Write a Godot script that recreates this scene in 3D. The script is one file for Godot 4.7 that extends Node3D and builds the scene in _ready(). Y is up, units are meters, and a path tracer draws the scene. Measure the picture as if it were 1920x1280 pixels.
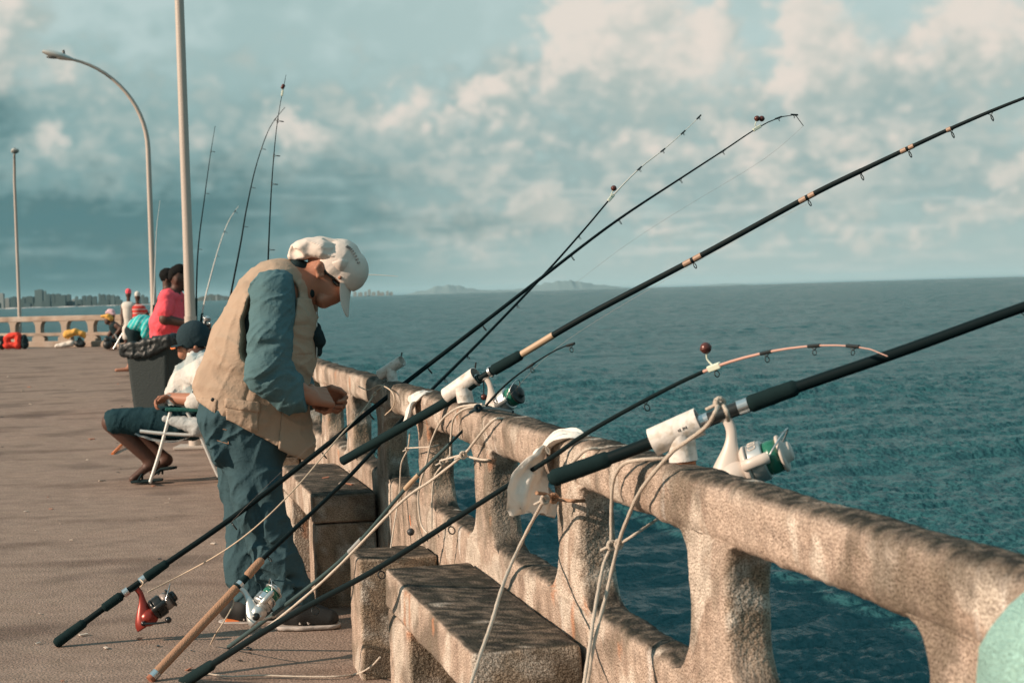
extends Node3D
# A fishing pier: concrete balustrade, anglers, rods, the sea. y up, metres, camera foot at the origin looking along -z.

const F := 3200.0                     # focal length in pixels of a 1920-wide frame
const EYE := 1.3
const PHI := 0.2268                   # the balustrade runs 13 degrees left of the view
const RAIL := 1.038                   # distance from the camera foot to the balustrade's inner face
const SEA := -5.0
var cam_basis: Basis
var along: Vector3                    # along the balustrade, away from the camera
var outward: Vector3                  # towards the sea
var noise_a := FastNoiseLite.new()
var noise_b := FastNoiseLite.new()
var noise_c := FastNoiseLite.new()
var rng := RandomNumberGenerator.new()
var M := {}
var used_names := {}

# ---------------------------------------------------------------- places
func at(x: float, y: float, z: float) -> Vector3:
	return Vector3(0, EYE, 0) + cam_basis * Vector3((x - 960.0) / F * z, (640.0 - y) / F * z, -z)

func gnd(x: float, y: float, h := 0.0) -> Vector3:
	var d := cam_basis * Vector3((x - 960.0) / F, (640.0 - y) / F, -1.0)
	return Vector3(0, EYE, 0) + d * ((h - EYE) / d.y)

func rl(t: float, s: float, y: float) -> Vector3:   # t along the balustrade, s outward from its inner face
	return along * t + outward * (RAIL + s) + Vector3(0, y, 0)

func inv_z(x: float, xa: float, za: float, xb: float, zb: float) -> float:   # depth at column x of a straight line through two known depths
	return 1.0 / lerpf(1.0 / za, 1.0 / zb, (x - xa) / (xb - xa))

func rail_z(x: float, s := 0.05) -> float:          # depth at which column x of the frame meets the balustrade
	return (RAIL + s) * F / cos(PHI) / (x - 220.0)

# ---------------------------------------------------------------- meshes
class MB:
	var v := PackedVector3Array()
	var n := PackedVector3Array()
	var c := PackedColorArray()
	var ix := PackedInt32Array()
	var color := Color.WHITE

	func fin(v0: int, i0: int, closed := true) -> void:
		var nv := v.size()
		if closed:
			var mid := Vector3.ZERO
			for i in range(v0, nv): mid += v[i]
			mid /= maxf(1.0, nv - v0)
			var vol := 0.0
			for i in range(i0, ix.size(), 3):
				vol += (v[ix[i]] - mid).dot((v[ix[i + 2]] - mid).cross(v[ix[i + 1]] - mid))
			if vol < 0.0:
				for i in range(i0, ix.size(), 3):
					var s := ix[i + 1]
					ix[i + 1] = ix[i + 2]
					ix[i + 2] = s
		n.resize(nv)
		for i in range(v0, nv): n[i] = Vector3.ZERO
		for i in range(i0, ix.size(), 3):
			var a := ix[i]
			var b := ix[i + 1]
			var d := ix[i + 2]
			var f := (v[d] - v[a]).cross(v[b] - v[a])
			n[a] += f
			n[b] += f
			n[d] += f
		for i in range(v0, nv): n[i] = n[i].normalized() if n[i].length_squared() > 1e-20 else Vector3.UP
		while c.size() < nv: c.append(color)

	func loft(rings: Array, caps := true) -> void:      # closed rings of equal size
		var v0 := v.size()
		var i0 := ix.size()
		var m: int = rings[0].size()
		for r in rings: v.append_array(r)
		for j in rings.size() - 1:
			for i in m:
				var a := v0 + j * m + i
				var b := v0 + j * m + (i + 1) % m
				ix.append_array(PackedInt32Array([a, a + m, b, b, a + m, b + m]))
		if caps:
			for e in 2:
				var r: PackedVector3Array = rings[0] if e == 0 else rings[-1]
				var mid := Vector3.ZERO
				for p in r: mid += p
				mid /= m
				var w := v.size()
				v.append_array(r)
				v.append(mid)
				for i in m:
					if e == 0: ix.append_array(PackedInt32Array([w + m, w + i, w + (i + 1) % m]))
					else: ix.append_array(PackedInt32Array([w + m, w + (i + 1) % m, w + i]))
		fin(v0, i0)

	func tube(path: Array, rad, seg := 8, caps := true, flat := 1.0, up := Vector3.UP) -> void:  # rad: a number or one per point; flat: height over width
		var rings := []
		var t0: Vector3 = (path[1] - path[0]).normalized()
		var x := up - t0 * up.dot(t0)
		if x.length() < 0.05: x = Vector3.RIGHT - t0 * t0.x
		x = x.normalized()
		for i in path.size():
			var t: Vector3 = (path[mini(i + 1, path.size() - 1)] - path[maxi(i - 1, 0)]).normalized()
			x = (x - t * x.dot(t)).normalized()
			var y := t.cross(x)
			var r: float = rad[i] if rad is Array else rad
			var ring := PackedVector3Array()
			for k in seg:
				var a := TAU * k / seg
				ring.append(path[i] + x * (cos(a) * r * flat) + y * (sin(a) * r))
			rings.append(ring)
		loft(rings, caps)

	func lathe(o: Vector3, axis: Vector3, prof: Array, seg := 20) -> void:   # prof: [along, radius] pairs
		var path := []
		var rad := []
		axis = axis.normalized()
		var x := axis.cross(Vector3.UP if absf(axis.y) < 0.9 else Vector3.RIGHT).normalized()
		var y := axis.cross(x)
		var rings := []
		for p in prof:
			var ring := PackedVector3Array()
			for k in seg:
				var a := TAU * k / seg
				ring.append(o + axis * p[0] + (x * cos(a) + y * sin(a)) * p[1])
			rings.append(ring)
		loft(rings)

	func ball(o: Vector3, r: Vector3, b := Basis(), seg := 14) -> void:
		var rings := []
		for j in range(0, seg / 2 + 1):
			var th := PI * clampf(float(j) / (seg / 2), 0.001, 0.999)
			var ring := PackedVector3Array()
			for k in seg:
				var a := TAU * k / seg
				ring.append(o + b * Vector3(sin(th) * cos(a) * r.x, cos(th) * r.y, sin(th) * sin(a) * r.z))
			rings.append(ring)
		loft(rings)

	func box(o: Vector3, half: Vector3, b := Basis(), r := 0.0, div := Vector3i(1, 1, 1)) -> void:   # box with rounded edges
		var v0 := v.size()
		var i0 := ix.size()
		r = minf(r, minf(half.x, minf(half.y, half.z)) * 0.98)
		var core := half - Vector3.ONE * r
		for ax in 3:
			var u := (ax + 1) % 3
			var w := (ax + 2) % 3
			for sg in [-1.0, 1.0]:
				var cu := cuts(half[u], r, div[u])
				var cw := cuts(half[w], r, div[w])
				var w0 := v.size()
				for a in cu:
					for e in cw:
						var q := Vector3.ZERO
						q[ax] = sg * half[ax]
						q[u] = a
						q[w] = e
						if r > 0.0:
							var k := q.clamp(-core, core)
							q = k + (q - k).normalized() * r
						v.append(o + b * q)
				for i in cu.size() - 1:
					for j in cw.size() - 1:
						var p := w0 + i * cw.size() + j
						if sg > 0: ix.append_array(PackedInt32Array([p, p + 1, p + cw.size(), p + 1, p + cw.size() + 1, p + cw.size()]))
						else: ix.append_array(PackedInt32Array([p, p + cw.size(), p + 1, p + 1, p + cw.size(), p + cw.size() + 1]))
		fin(v0, i0)
		if r > 0.0:     # true normals, so that the seams between faces do not show
			for i in range(v0, v.size()):
				var q := b.inverse() * (v[i] - o)
				var k := q.clamp(-core, core)
				if (q - k).length() > r * 0.5: n[i] = (b * (q - k)).normalized()

	func cuts(h: float, r: float, d: int) -> Array:
		var out := [-h]
		if r > 0.0:
			out.append_array([-h + r * 0.3, -h + r])
		for i in range(1, d): out.append(lerpf(-h + r, h - r, float(i) / d))
		if r > 0.0:
			out.append_array([h - r, h - r * 0.3])
		out.append(h)
		return out

	func mesh(origin: Vector3) -> ArrayMesh:
		var vv := v.duplicate()
		for i in vv.size(): vv[i] -= origin
		var a := []
		a.resize(Mesh.ARRAY_MAX)
		a[Mesh.ARRAY_VERTEX] = vv
		a[Mesh.ARRAY_NORMAL] = n
		a[Mesh.ARRAY_COLOR] = c
		a[Mesh.ARRAY_INDEX] = ix
		var m := ArrayMesh.new()
		m.add_surface_from_arrays(Mesh.PRIMITIVE_TRIANGLES, a)
		return m

# A distance field on a grid, meshed as surface nets: bodies, clothes, cloths.
class Field:
	var lo: Vector3
	var h: float
	var nx: int
	var ny: int
	var nz: int
	var d := PackedFloat32Array()

	func _init(a: Vector3, b: Vector3, cell: float) -> void:
		lo = a - Vector3.ONE * cell * 3.0
		h = cell
		var s := (b - a) / cell
		nx = int(s.x) + 8
		ny = int(s.y) + 8
		nz = int(s.z) + 8
		d.resize(nx * ny * nz)
		d.fill(1.0)

	func cap(a: Vector3, b: Vector3, ra: float, rb: float, k := 0.02, lat := 1.0, carve := false) -> void:
		# capsule from a to b; lat stretches it across the view (along z)
		var R := maxf(ra, rb) + k + h * 3.0
		var e := Vector3(R, R, R * maxf(lat, 1.0))
		var p0 := ((a.min(b) - e - lo) / h)
		var p1 := ((a.max(b) + e - lo) / h)
		var iz := 1.0 / lat
		var az := a.z * iz
		var ba := Vector3(b.x - a.x, b.y - a.y, b.z * iz - az)
		var bb := maxf(ba.dot(ba), 1e-9)
		for z in range(maxi(0, int(p0.z)), mini(nz, int(p1.z) + 2)):
			var wz := (lo.z + z * h) * iz - az
			for y in range(maxi(0, int(p0.y)), mini(ny, int(p1.y) + 2)):
				var wy := lo.y + y * h - a.y
				var row := (z * ny + y) * nx
				for x in range(maxi(0, int(p0.x)), mini(nx, int(p1.x) + 2)):
					var pa := Vector3(lo.x + x * h - a.x, wy, wz)
					var t := clampf(pa.dot(ba) / bb, 0.0, 1.0)
					var q := (pa - ba * t).length() - lerpf(ra, rb, t)
					var o := d[row + x]
					if carve:
						q = -q
						var m := maxf(k - absf(o - q), 0.0) / k
						d[row + x] = maxf(o, q) + m * m * k * 0.25
					else:
						var m := maxf(k - absf(o - q), 0.0) / k
						d[row + x] = minf(o, q) - m * m * k * 0.25

	func cut(p: Vector3, nrm: Vector3) -> void:      # takes away what lies on the normal's side
		nrm = nrm.normalized()
		for z in nz:
			for y in ny:
				var row := (z * ny + y) * nx
				for x in nx:
					var q := (lo + Vector3(x, y, z) * h - p).dot(nrm)
					if q > d[row + x]: d[row + x] = q

	func ripple(ns: FastNoiseLite, amp: float, f: Vector3) -> void:
		for z in nz:
			for y in ny:
				var row := (z * ny + y) * nx
				for x in nx:
					if absf(d[row + x]) < 0.05:
						d[row + x] += ns.get_noise_3dv((lo + Vector3(x, y, z) * h) * f) * amp

	func crease(ns: FastNoiseLite, amp: float, f: Vector3, turn := 0.0) -> void:   # thin raised folds, their run turned in the picture plane
		var b := Basis(Vector3.BACK, turn)
		for z in nz:
			for y in ny:
				var row := (z * ny + y) * nx
				for x in nx:
					if absf(d[row + x]) < 0.04:
						var w := 1.0 - absf(ns.get_noise_3dv((b * (lo + Vector3(x, y, z) * h)) * f)) * 3.6
						if w > 0.0: d[row + x] -= amp * w * w

	func into(mb: MB) -> void:
		var id := PackedInt32Array()
		id.resize(nx * ny * nz)
		id.fill(-1)
		var sx := 1
		var sy := nx
		var sz := nx * ny
		var off := [0, sx, sy, sx + sy, sz, sx + sz, sy + sz, sx + sy + sz]
		var v0 := mb.v.size()
		var far := h * 8.0
		for z in range(1, nz - 2):
			for y in range(1, ny - 2):
				var row := (z * ny + y) * nx
				for x in range(1, nx - 2):
					var i := row + x
					if absf(d[i]) > far: continue
					var inside := 0
					for k in 8:
						if d[i + off[k]] < 0.0: inside += 1
					if inside == 0 or inside == 8: continue
					var sum := Vector3.ZERO
					var cnt := 0
					for k in 8:
						for ax in 3:
							if k & (1 << ax): continue
							var a: float = d[i + off[k]]
							var b: float = d[i + off[k | (1 << ax)]]
							if (a < 0.0) == (b < 0.0): continue
							var p := Vector3(k & 1, (k >> 1) & 1, (k >> 2) & 1)
							p[ax] += a / (a - b)
							sum += p
							cnt += 1
					var q := sum / cnt
					id[i] = mb.v.size()
					mb.v.append(lo + (Vector3(x, y, z) + q) * h)
					var g := Vector3(d[i + sx] - d[i - sx], d[i + sy] - d[i - sy], d[i + sz] - d[i - sz]).lerp(Vector3(d[i + sx + sx + sy + sz] - d[i + sy + sz], d[i + sx + sy + sy + sz] - d[i + sx + sz], d[i + sx + sy + sz + sz] - d[i + sx + sy]), (q.x + q.y + q.z) / 3.0)
					mb.n.append(g.normalized())
					mb.c.append(mb.color)
		for z in range(1, nz - 2):
			for y in range(1, ny - 2):
				var row := (z * ny + y) * nx
				for x in range(1, nx - 2):
					var i := row + x
					if id[i] < 0: continue
					var s := d[i] < 0.0
					for ax in 3:
						var st: int = [sx, sy, sz][ax]
						if (d[i + st] < 0.0) == s: continue
						var su: int = [sy, sz, sx][ax]
						var sw: int = [sz, sx, sy][ax]
						var a := id[i]
						var b := id[i - su]
						var e := id[i - su - sw]
						var f := id[i - sw]
						if b < 0 or e < 0 or f < 0: continue
						if s: mb.ix.append_array(PackedInt32Array([a, f, e, a, e, b]))
						else: mb.ix.append_array(PackedInt32Array([a, b, e, a, e, f]))

# ---------------------------------------------------------------- objects
func numbered(called: String) -> String:
	var k: int = used_names.get(called, -1) + 1
	used_names[called] = k
	return called if k == 0 else "%s_%03d" % [called, k]

func tag(o: Node3D, label := "", category := "", group := "", kind := "") -> void:
	if label: o.set_meta("label", label)
	if category: o.set_meta("category", category)
	if group: o.set_meta("group", group)
	if kind: o.set_meta("kind", kind)

func thing(called: String, where: Vector3, label: String, category: String, group := "") -> Node3D:
	var o := Node3D.new()
	o.name = numbered(called)
	add_child(o)
	o.position = where
	tag(o, label, category, group)
	return o

func where_is(o: Node) -> Vector3:
	var p := Vector3.ZERO
	while o != self and o != null:
		if o is Node3D: p += o.position
		o = o.get_parent()
	return p

func obj(called: String, mb: MB, m: Material, parent: Node = null) -> MeshInstance3D:
	var o := MeshInstance3D.new()
	if parent == null:
		o.name = numbered(called)
		add_child(o)
		var lo := mb.v[0]
		var hi := mb.v[0]
		for p in mb.v:
			lo = lo.min(p)
			hi = hi.max(p)
		o.position = Vector3((lo.x + hi.x) / 2, lo.y, (lo.z + hi.z) / 2)
	else:
		var c := 0
		var nm := called
		while parent.has_node(NodePath(nm)):
			c += 1
			nm = "%s_%03d" % [called, c]
		o.name = nm
		parent.add_child(o)
	o.mesh = mb.mesh(where_is(o))
	o.material_override = m
	return o

func lin(r: float, g: float, b: float) -> Color:
	return Color(r, g, b).linear_to_srgb()

func mat(called: String, c: Color, rough := 0.8, metal := 0.0, spec := 0.5) -> StandardMaterial3D:
	var m := StandardMaterial3D.new()
	m.resource_name = called
	m.albedo_color = c
	m.roughness = rough
	m.metallic = metal
	m.metallic_specular = spec
	M[called] = m
	return m

func noise_tex(freq: float, oct: int, a: Color, b: Color, sd: int, kind := FastNoiseLite.TYPE_SIMPLEX_SMOOTH, size := 512, p0 := 0.0, p1 := 1.0) -> NoiseTexture2D:
	var f := FastNoiseLite.new()
	f.noise_type = kind
	f.frequency = freq
	f.fractal_octaves = oct
	f.seed = sd
	var t := NoiseTexture2D.new()
	t.width = size
	t.height = size
	t.seamless = true
	t.noise = f
	var g := Gradient.new()
	g.offsets = PackedFloat32Array([p0, p1])
	g.colors = PackedColorArray([a, b])
	t.color_ramp = g
	return t

func relief(m: StandardMaterial3D, t: Texture2D, cm: float, per_metre: float, world := true) -> void:
	m.heightmap_enabled = true
	m.heightmap_texture = t
	m.heightmap_scale = cm
	m.uv1_triplanar = true
	m.uv1_world_triplanar = world
	m.uv1_scale = Vector3.ONE * per_metre

func smooth(pts: Array, n := 6) -> Array:            # a Catmull-Rom curve through the points
	var out := []
	for i in pts.size() - 1:
		var a = pts[maxi(i - 1, 0)]
		var b = pts[i]
		var c = pts[i + 1]
		var d = pts[mini(i + 2, pts.size() - 1)]
		for k in n:
			var t := float(k) / n
			out.append(0.5 * ((2.0 * b) + (c - a) * t + (2.0 * a - 5.0 * b + 4.0 * c - d) * t * t + (3.0 * b - a - 3.0 * c + d) * t * t * t))
	out.append(pts[-1])
	return out

# segments of a figure, given as [x1, y1, dz1, r1, x2, y2, dz2, r2, lateral stretch]: frame pixels at depth z; dz in metres, positive away
func segs(z: float, rows: Array) -> Array:
	var out := []
	for r in rows:
		var k := z / F
		out.append([at(r[0], r[1], z + r[2]), at(r[4], r[5], z + r[6]), r[3] * k, r[7] * k, r[8] if r.size() > 8 else 1.0])
	return out

func field_of(list: Array, cell: float, k := 0.025) -> Field:
	var a := Vector3.ONE * 1e6
	var b := -a
	for s in list:
		for e in 2:
			var r: float = s[2 + e]
			var x := Vector3(r, r, r * s[4])
			a = a.min(s[e] - x)
			b = b.max(s[e] + x)
	var f := Field.new(a, b, cell)
	for s in list: f.cap(s[0], s[1], s[2], s[3], s[5] if s.size() > 5 else k, s[4])
	return f

func soft(called: String, list: Array, cell: float, m: Material, parent: Node, k := 0.025, rip := 0.0, ripf := Vector3(9, 9, 9), paint := "") -> MeshInstance3D:
	var f := field_of(list, cell, k)
	if rip > 0.0: f.ripple(noise_b, rip, ripf)
	return net(called, f, m, parent, paint)

func net(called: String, f: Field, m: Material, parent: Node, paint := "") -> MeshInstance3D:
	var mb := MB.new()
	f.into(mb)
	if paint:
		for i in mb.v.size(): mb.c[i] = paint_of(paint, mb.v[i], mb.n[i])
	return obj(called, mb, m, parent)

# a hand: palm, four fingers of their own length and bend, a thumb from the side of the palm
func hand(w: Vector3, dir: Vector3, back: Vector3, thumb_side: Vector3, curl: float, s := 1.0) -> Array:
	dir = dir.normalized()
	back = (back - dir * back.dot(dir)).normalized()
	var side := dir.cross(back).normalized()
	if side.dot(thumb_side) < 0.0: side = -side
	var out := []
	var knuckle := w + dir * 0.088 * s
	for j in 4:
		var o := (1.5 - j) * 0.021 * s
		out.append([w + dir * 0.012 * s + side * o * 0.7, knuckle + side * o, 0.0165 * s, 0.0125 * s, 1.0, 0.012])
		var len: float = [0.9, 1.0, 0.95, 0.75][j] * s
		var p := knuckle + side * o
		var a := 0.15
		for q in 3:
			a += curl * [0.75, 1.0, 0.7][q] + 0.05 * j
			var dd := dir * cos(a) - back * sin(a)
			var e: Vector3 = p + dd * [0.042, 0.027, 0.021][q] * len
			out.append([p, e, [0.0095, 0.0088, 0.008][q] * s, [0.0088, 0.008, 0.0068][q] * s, 1.0, 0.004])
			p = e
	var tb := w + dir * 0.03 * s + side * 0.028 * s
	var t1 := tb + (side * 0.75 + dir * 0.6 - back * 0.35).normalized() * 0.04 * s
	var t2 := t1 + (side * 0.15 + dir * 0.9 - back * 0.45).normalized() * 0.032 * s
	var t3 := t2 + (dir * 0.8 - side * 0.25 - back * 0.45).normalized() * 0.024 * s
	out.append([tb, t1, 0.014 * s, 0.0115 * s, 1.0, 0.012])
	out.append([t1, t2, 0.011 * s, 0.0098 * s, 1.0, 0.004])
	out.append([t2, t3, 0.0098 * s, 0.0075 * s, 1.0, 0.004])
	return out

# ================================================================ the place
func _ready() -> void:
	rng.seed = 7
	cam_basis = Basis(Vector3.RIGHT, -atan(95.0 / F)) * Basis(Vector3.BACK, deg_to_rad(-1.68))
	along = Vector3(-sin(PHI), 0, -cos(PHI))
	outward = Vector3(cos(PHI), 0, -sin(PHI))
	for q in [[noise_a, 1.0, 3, 11], [noise_b, 1.0, 3, 23], [noise_c, 1.0, 2, 37]]:
		q[0].noise_type = FastNoiseLite.TYPE_SIMPLEX_SMOOTH
		q[0].frequency = q[1]
		q[0].fractal_octaves = q[2]
		q[0].seed = q[3]
	var cam := Camera3D.new()
	cam.name = "camera"
	add_child(cam)
	cam.transform = Transform3D(cam_basis, Vector3(0, EYE, 0))
	var lens := CameraAttributesPhysical.new()
	lens.frustum_focal_length = 60.0
	lens.frustum_focus_distance = 5.6
	lens.frustum_near = 0.1
	lens.frustum_far = 60000.0
	lens.exposure_aperture = 10.0
	cam.attributes = lens
	cam.fov = rad_to_deg(2.0 * atan(640.0 / F))
	cam.near = 0.1
	cam.far = 60000.0
	cam.current = true
	var we := WorldEnvironment.new()
	we.name = "world"
	var env := Environment.new()
	env.background_mode = Environment.BG_SKY
	env.tonemap_mode = Environment.TONE_MAPPER_LINEAR
	env.tonemap_exposure = 1.25
	env.sdfgi_enabled = true
	env.ssao_enabled = true
	env.ssil_enabled = true
	env.fog_enabled = true
	env.fog_density = 0.000013
	env.fog_light_color = Color(0.80, 0.94, 0.98)
	var sky := Sky.new()
	var pan := PanoramaSkyMaterial.new()
	pan.panorama = sky_picture()
	sky.sky_material = pan
	env.sky = sky
	we.environment = env
	add_child(we)
	var sun := DirectionalLight3D.new()
	sun.name = "sun"
	sun.light_color = Color(1.0, 0.89, 0.79)
	sun.light_energy = 1.6
	sun.light_angular_distance = 0.5
	sun.shadow_enabled = true
	add_child(sun)
	var az := deg_to_rad(20.0)
	var el := deg_to_rad(24.0)
	sun.look_at_from_position(Vector3.ZERO, Vector3(cos(az) * cos(el), -sin(el), -sin(az) * cos(el)), Vector3.UP)
	materials()
	build_sea()
	build_deck()
	build_far_shore()
	build_balustrade()
	build_cross_balustrade()
	build_benches()
	build_lamps()
	build_angler()
	build_sitter()
	build_bin()
	build_far_people()
	build_near_person()
	build_rods()
	build_far_rods()
	build_holders()
	build_ropes()
	build_cloths()
	build_odds()

# ---------------------------------------------------------------- sky
func sky_at(a: float, e: float) -> Color:           # azimuth and elevation in degrees, 0 0 straight ahead on the horizon
	var wrapped := fposmod(a + 36.0, 72.0) - 36.0
	var X := 960.0 + wrapped * 55.85
	var Y := 545.0 - e * 55.85
	var w1 := noise_a.get_noise_3d(a * 0.16, e * 0.26, 3.0)
	var w2 := noise_b.get_noise_3d(a * 0.16, e * 0.26, 9.0)
	var f1 := noise_a.get_noise_3d(a * 0.55, e * 0.8, 20.0)
	var f2 := noise_b.get_noise_3d(a * 1.5, e * 1.9, 31.0)
	var wx := X + w1 * 70.0 + f2 * 22.0 + f1 * 26.0
	var wy := Y + w2 * 46.0 + f1 * 24.0 + noise_c.get_noise_3d(a * 1.6, e * 2.0, 5.0) * 18.0
	var bil := absf(noise_a.get_noise_3d(a * 0.42 + 7.0, e * 0.55, 60.0)) * 1.7 + absf(noise_b.get_noise_3d(a * 1.0, e * 1.3, 44.0)) * 0.8 - 0.42
	var left := 1.0 - smoothstep(150.0, 1250.0, X)
	if absf(a) > 22.0: left = lerpf(left, 0.4 + 0.35 * w1, smoothstep(22.0, 32.0, absf(a)))
	var low := 1.0 - smoothstep(60.0, 520.0, Y)      # 1 high up
	# the air between the clouds, then a veil of grey cloud
	var air := Color(0.545, 0.660, 0.655).lerp(Color(0.655, 0.730, 0.725), low)
	air = air.lerp(Color(0.34, 0.485, 0.495), left * (1.0 - low) * 0.95)
	air = air.lerp(Color(0.635, 0.70, 0.685), (1.0 - left) * (1.0 - low) * 0.75)
	var veil := smoothstep(-0.25, 0.55, w1 + 0.5 * f1 + 0.35 * (1.0 - absf(Y - 270.0) / 270.0))
	air = air.lerp(Color(0.60, 0.68, 0.67).lerp(Color(0.45, 0.58, 0.58), left), veil * 0.4)
	# the grey-beige mass in the middle heights, broken by gaps
	var f3 := noise_c.get_noise_3d(a * 3.2, e * 4.0, 70.0)
	var wide := exp(-pow((wy - 300.0 - w1 * 60.0) / 185.0, 2.0)) * smoothstep(-100.0, 500.0, X + 300.0)
	var mass := smoothstep(0.18, 0.75, wide * (0.95 + 0.7 * f1 + 0.3 * bil + 0.1 * f2 + 0.5 * w2))
	var tone := smoothstep(-0.35, 0.45, bil * 0.4 + f1 * 0.7 + f2 * 0.12 + w1 * 0.4 - 0.08)
	air = air.lerp(Color(0.545, 0.625, 0.62).lerp(Color(0.765, 0.75, 0.715), tone).lerp(Color(0.43, 0.57, 0.575), left * 0.55), mass * 0.9)
	var strat := smoothstep(0.05, 0.5, noise_b.get_noise_3d(a * 0.22, e * 2.2, 90.0) + 0.25 * f2)
	air = air.lerp(Color(0.73, 0.745, 0.72).lerp(Color(0.47, 0.585, 0.59), left), strat * 0.65 * (1.0 - low))
	# bright heaps
	var heaps := 0.0
	var shade := 0.0
	for b in HEAPS if e < 14.0 else []:
		var dx: float = (wx - b[0]) / (b[2] * 1.22)
		var dy: float = (wy - b[1]) / (b[3] * 1.15)
		if dy > 0.0: dy *= 0.75
		var q: float = b[4] * exp(-(dx * dx + dy * dy) * 1.1)
		heaps = maxf(heaps, q) + minf(heaps, q) * 0.35
		shade += q * clampf(0.5 - dx * 0.35 - dy * 0.55, 0.0, 1.0)
	heaps = clampf(heaps + (bil * 0.5 + f1 * 0.16 + f2 * 0.05) * minf(1.0, heaps * 2.5), 0.0, 1.5)
	heaps *= 1.0 - left * 0.3 * (1.0 - low * 0.6)
	var al := smoothstep(0.08, 1.0, heaps)
	var lit := clampf(shade / maxf(heaps, 0.3) * 0.95 + bil * 0.5 + f1 * 0.15 + f2 * 0.10 - 0.06, 0.0, 1.0)
	var cloud := Color(0.60, 0.66, 0.645).lerp(Color(0.825, 0.785, 0.745), smoothstep(0.10, 0.85, lit))
	cloud = cloud.lerp(Color(0.60, 0.66, 0.65), left * 0.45 * (1.0 - low))
	var out := air.lerp(cloud, al * 0.92)
	# grey undersides and the dark bank on the left
	for b in GREYS if e < 14.0 else []:
		var dx: float = (wx - b[0]) / b[2]
		var dy: float = (wy - b[1]) / b[3]
		var q: float = b[4] * exp(-(dx * dx + dy * dy))
		out = out.lerp(Color(0.22, 0.37, 0.385) if b[5] > 0 else Color(0.545, 0.635, 0.63), clampf(q * (0.85 + f1 * 0.6 + f2 * 0.3 - strat * 0.35), 0.0, 0.95))
	var hz := 1.0 - smoothstep(0.0, 1.4, e)
	out = out.lerp(Color(0.615, 0.68, 0.668).lerp(Color(0.36, 0.51, 0.52), left), hz * 0.6)
	if e > 10.5:                                     # higher up: the same broken cloud, out of the frame
		var k := smoothstep(10.3, 13.5, e)
		var c2 := Color(0.36, 0.505, 0.525).lerp(Color(0.585, 0.64, 0.635), smoothstep(-0.2, 0.5, noise_a.get_noise_3d(a * 0.12, e * 0.3, 50.0)))
		c2 = c2.lerp(Color(0.54, 0.69, 0.725), smoothstep(24.0, 50.0, e))
		out = out.lerp(c2, k)
	return out.srgb_to_linear()

const HEAPS := [[30, 35, 75, 75, 1.5], [0, 110, 55, 40, 1.2], [150, 150, 120, 50, 0.55], [420, 150, 60, 40, 0.35], [110, 250, 60, 20, 0.7], [200, 270, 110, 40, 0.4], [40, 290, 90, 40, 0.35], [575, 240, 42, 36, 1.0], [400, 260, 60, 50, 0.55], [640, 260, 80, 40, 0.5],
	[790, 200, 46, 50, 0.85], [750, 240, 40, 30, 0.6], [935, 185, 60, 26, 1.0], [900, 215, 60, 40, 0.6], [1120, 70, 60, 85, 1.0], [1190, 60, 90, 90, 1.0], [1060, 140, 50, 50, 0.9], [1180, 160, 120, 60, 0.9], [1290, 120, 60, 80, 0.75], [1350, 60, 36, 60, 0.85], [1380, 160, 60, 60, 0.7],
	[1530, 60, 55, 70, 1.1], [1570, 130, 70, 80, 1.0], [1520, 210, 50, 60, 0.8], [1640, 180, 80, 60, 0.65], [1830, 60, 70, 60, 0.8], [1780, 130, 90, 70, 0.9], [1900, 140, 70, 90, 0.85], [1420, 290, 120, 50, 0.6], [1200, 280, 140, 40, 0.5], [1690, 300, 120, 45, 0.6], [1410, 345, 80, 36, 0.85], [1560, 390, 110, 22, 0.5],
	[1250, 432, 70, 14, 0.85], [1480, 372, 60, 20, 0.5], [960, 290, 70, 30, 0.5], [905, 462, 40, 18, 0.7], [830, 470, 24, 9, 0.6], [1895, 385, 40, 22, 0.8], [1800, 420, 90, 22, 0.45], [1000, 370, 120, 30, 0.35], [720, 330, 60, 30, 0.3], [680, 415, 60, 12, 0.35], [1640, 455, 140, 14, 0.35], [60, 440, 160, 10, 0.35], [330, 425, 60, 14, 0.4]]
const GREYS := [[60, 385, 330, 52, 1.0, 1], [330, 380, 200, 60, 0.8, 1], [150, 500, 420, 60, 0.8, 1], [0, 200, 60, 60, 0.8, 1], [560, 340, 200, 46, 0.4, 1], [480, 480, 200, 60, 0.45, 1], [700, 400, 220, 30, 0.35, 1], [900, 410, 160, 30, 0.25, 1], [1090, 195, 55, 36, 0.7, 0], [1275, 235, 55, 24, 0.8, 0], [1840, 290, 70, 26, 0.8, 0], [960, 245, 70, 26, 0.5, 0], [760, 105, 40, 10, 0.4, 0],
	[1480, 250, 60, 30, 0.6, 0], [1620, 250, 90, 26, 0.5, 0], [1050, 320, 160, 26, 0.4, 0], [1700, 370, 140, 24, 0.5, 0], [1290, 390, 120, 22, 0.5, 0], [720, 260, 60, 30, 0.4, 0], [460, 200, 60, 40, 0.35, 0], [480, 115, 40, 12, 0.4, 0]]

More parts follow.
